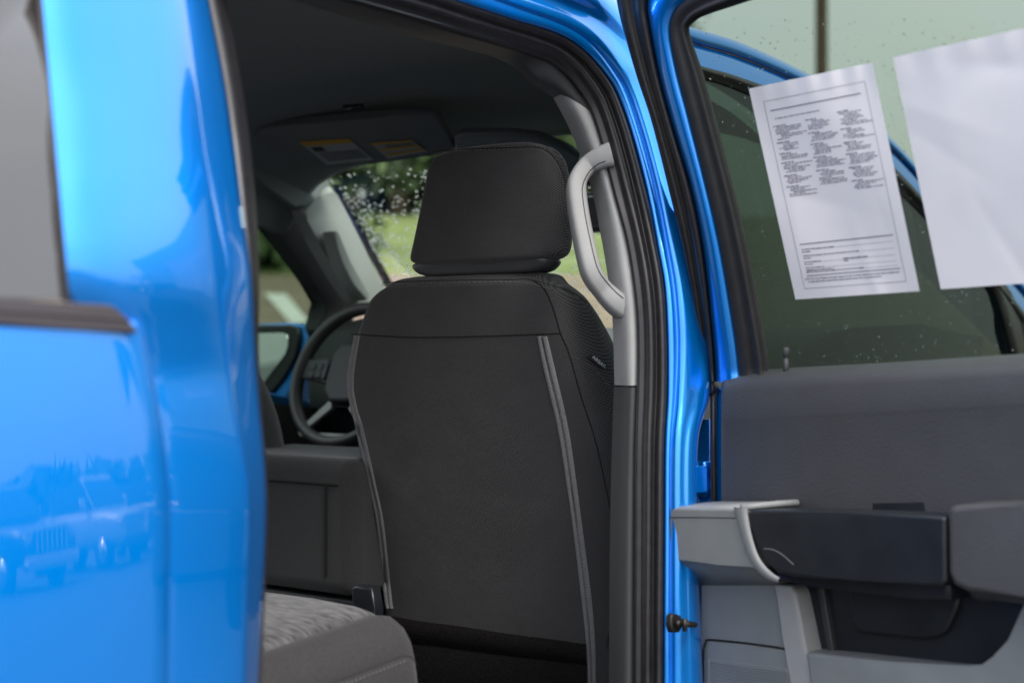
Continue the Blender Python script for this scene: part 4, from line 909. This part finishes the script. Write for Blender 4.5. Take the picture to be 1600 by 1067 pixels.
# ================================================================== vehicles parked across the lot, mirrored in the blue paint
def parked_car(loc, rz, col, lab, cat, name, pickup=True, chrome=True):
    o = empty(name, loc); o.rotation_euler = (0, 0, rz); tag(o, lab, cat, 'vehicles mirrored in the paint')
    pm = mat(name + '_paint', col, rough=.3, metal=.1, coat=1.0)
    # front faces +X locally
    secs = [(2.75, .55, .92, .86), (2.70, .42, 1.02, .93), (2.4, .40, 1.10, .98), (1.3, .40, 1.18, 1.0), (.6, .38, 1.20, 1.0), (-1.2, .38, 1.20, 1.0), (-2.8, .42, 1.18, .98), (-2.95, .5, 1.12, .93)]
    rows = []
    for x, z0, z1, hw in secs:
        rows.append([Vector((x, s * hw * k, z)) for s, k, z in ((-1, .9, z0), (-1, 1, z0 + .15), (-1, 1, z0 + .5), (-1, .97, z1 - .06), (-1, .86, z1), (1, .86, z1), (1, .97, z1 - .06), (1, 1, z0 + .5), (1, 1, z0 + .15), (1, .9, z0))])
    loft('body', rows, pm, o, closed=True, cap=True, sub=1)
    xr = -1.3 if pickup else -2.6
    cab = [[Vector((x, s * hw, z)) for s in (-1, -.6, 0, .6, 1)] for x, hw, z in ((1.25, .86, 1.17), (.45, .72, 1.80), (.2, .71, 1.86), (xr + .4, .71, 1.86), (xr + .15, .72, 1.8), (xr, .86, 1.17))]
    loft('cab_roof', cab, pm, o)
    for s in (-1, 1):
        slab('side_window', [Vector((x, s * w_, z)) for x, w_, z in ((1.0, .845, 1.22), (.38, .735, 1.74), (xr + .35, .735, 1.74), (xr + .2, .845, 1.22))], (0, -s * .03, 0), M['pl_black'], o, bev=0)
        slab('headlight', [Vector((2.74, s * y, z)) for y, z in ((.62, .98), (.88, .98), (.88, .78), (.62, .82))], (-.06, 0, 0), M['chrome'], o, bev=.01)
        for x in (1.75, -1.8):
            wh = tube('wheel', [Vector((x, s * .74, .38)), Vector((x, s * .97, .38))], .38, M['rubber_matte'], o, ns=24)
            tube('rim', [Vector((x, s * .96, .38)), Vector((x, s * .985, .38))], .24, M['chrome'], wh, ns=20)
        slab('door_mirror', [Vector((.95, s * y, z)) for y, z in ((.9, 1.22), (1.14, 1.22), (1.14, 1.42), (.95, 1.42))], (-.1, 0, 0), pm, o, bev=.02)
    slab('windscreen', [Vector((x, y, z)) for x, y, z in ((1.20, -.78, 1.22), (1.20, .78, 1.22), (.50, .66, 1.78), (.50, -.66, 1.78))], (.02, 0, .02), M['pl_black'], o, bev=0)
    slab('grille', [Vector((2.765, y, z)) for y, z in ((-.60, .99), (.60, .99), (.56, .62), (-.56, .62))], (-.05, 0, 0), M['pl_black'], o, bev=.01)
    for k in range(7):
        y = -.5 + k / 6; slab('grille_bar', [Vector((2.80, y + dy, z)) for dy, z in ((-.03, .97), (.03, .97), (.03, .64), (-.03, .64))], (-.05, 0, 0), M['chrome'] if chrome else pm, o, bev=.004)
    slab('grille_surround', [Vector((2.80, y, z)) for y, z in ((-.64, 1.03), (.64, 1.03), (.64, .985), (-.64, .985))], (-.06, 0, 0), M['chrome'] if chrome else pm, o, bev=.008)
    slab('bumper', [Vector((2.88, y, z)) for y, z in ((-.9, .58), (.9, .58), (.88, .36), (-.88, .36))], (-.2, 0, 0), M['pl_char'] if not chrome else M['chrome'], o, bev=.03)
    return o
parked_car((20.0, 13.2, 0), R(180), (.03, .035, .04), 'dark pickup with chrome grille, mirrored in the lower blue panel', 'pickup truck', 'parked_pickup')
parked_car((20.2, 17.0, 0), R(180), (.62, .62, .62), 'white pickup mirrored in the blue cab corner beside the opening', 'pickup truck', 'parked_pickup', True, False)
parked_car((20.1, 9.4, 0), R(180), (.30, .31, .33), 'silver wagon mirrored at the left end of the blue panel', 'car', 'parked_wagon', False, True)
parked_car((20.1, 20.8, 0), R(180), (.08, .08, .09), 'grey wagon parked past the white pickup, mirrored in the paint', 'car', 'parked_wagon', False, False)
# palm beyond the row
pb = Vector((28, 30, 0)); pm_ = empty('palm_tree', pb); tag(pm_, 'slender palm tree mirrored in the blue cab corner', 'palm tree')
finish('trunk', tube_bm([Vector((.25 * (i / 8) ** 2, 0, 6.5 * i / 8)) for i in range(9)], [.17 - .008 * i for i in range(9)], 9), M['bark'], pm_)
b = bmesh.new(); rnd = random.Random(4)
for k in range(22):
    a = k * 2.4; el = rnd.uniform(-.1, 1.0); prev = None
    for j in range(9):
        t = j / 8; p = Vector((.25 + math.cos(a) * 2.1 * t * math.cos(el * .6), math.sin(a) * 2.1 * t * math.cos(el * .6), 6.5 + 1.2 * el * t - 2.0 * t * t)); sd_ = Vector((-math.sin(a), math.cos(a), -.3)) * (.28 * math.sin(math.pi * min(1, t * .9 + .1)) + .02)
        cur = (b.verts.new(p - sd_), b.verts.new(p), b.verts.new(p + sd_))
        if prev: b.faces.new((prev[0], prev[1], cur[1], cur[0])); b.faces.new((prev[1], prev[2], cur[2], cur[1]))
        prev = cur
finish('crown', b, LEAF[1], pm_)
# far belt of woodland on that side of the lot
b = bmesh.new(); rnd = random.Random(9)
for k in range(7000):
    a = rnd.uniform(R(-20), R(130)); r = rnd.uniform(85, 100); h = (4.2 + 1.2 * math.sin(a * 9) + .8 * math.sin(a * 23)) * rnd.random()
    p = Vector((r * math.cos(a), r * math.sin(a), max(0, h))); 
    if (p - Vector((CAM.x, CAM.y, 0))).dot(VD) > 8 and (p - CAM).dot(VR) / max(1, (p - CAM).dot(VD)) < .9: continue
    u = Vector((rnd.gauss(0, 1), rnd.gauss(0, 1), rnd.gauss(0, 1))).normalized(); v = u.orthogonal().normalized(); s = rnd.uniform(.7, 1.5)
    b.faces.new([b.verts.new(p + u * s), b.verts.new(p + v * s), b.verts.new(p - u * s), b.verts.new(p - v * s)])
wl = finish('woodland', b, LEAF[0], None, smooth=False); tag(wl, 'low dark belt of trees across the lot, mirrored in the blue paint', 'woodland', kind='stuff')
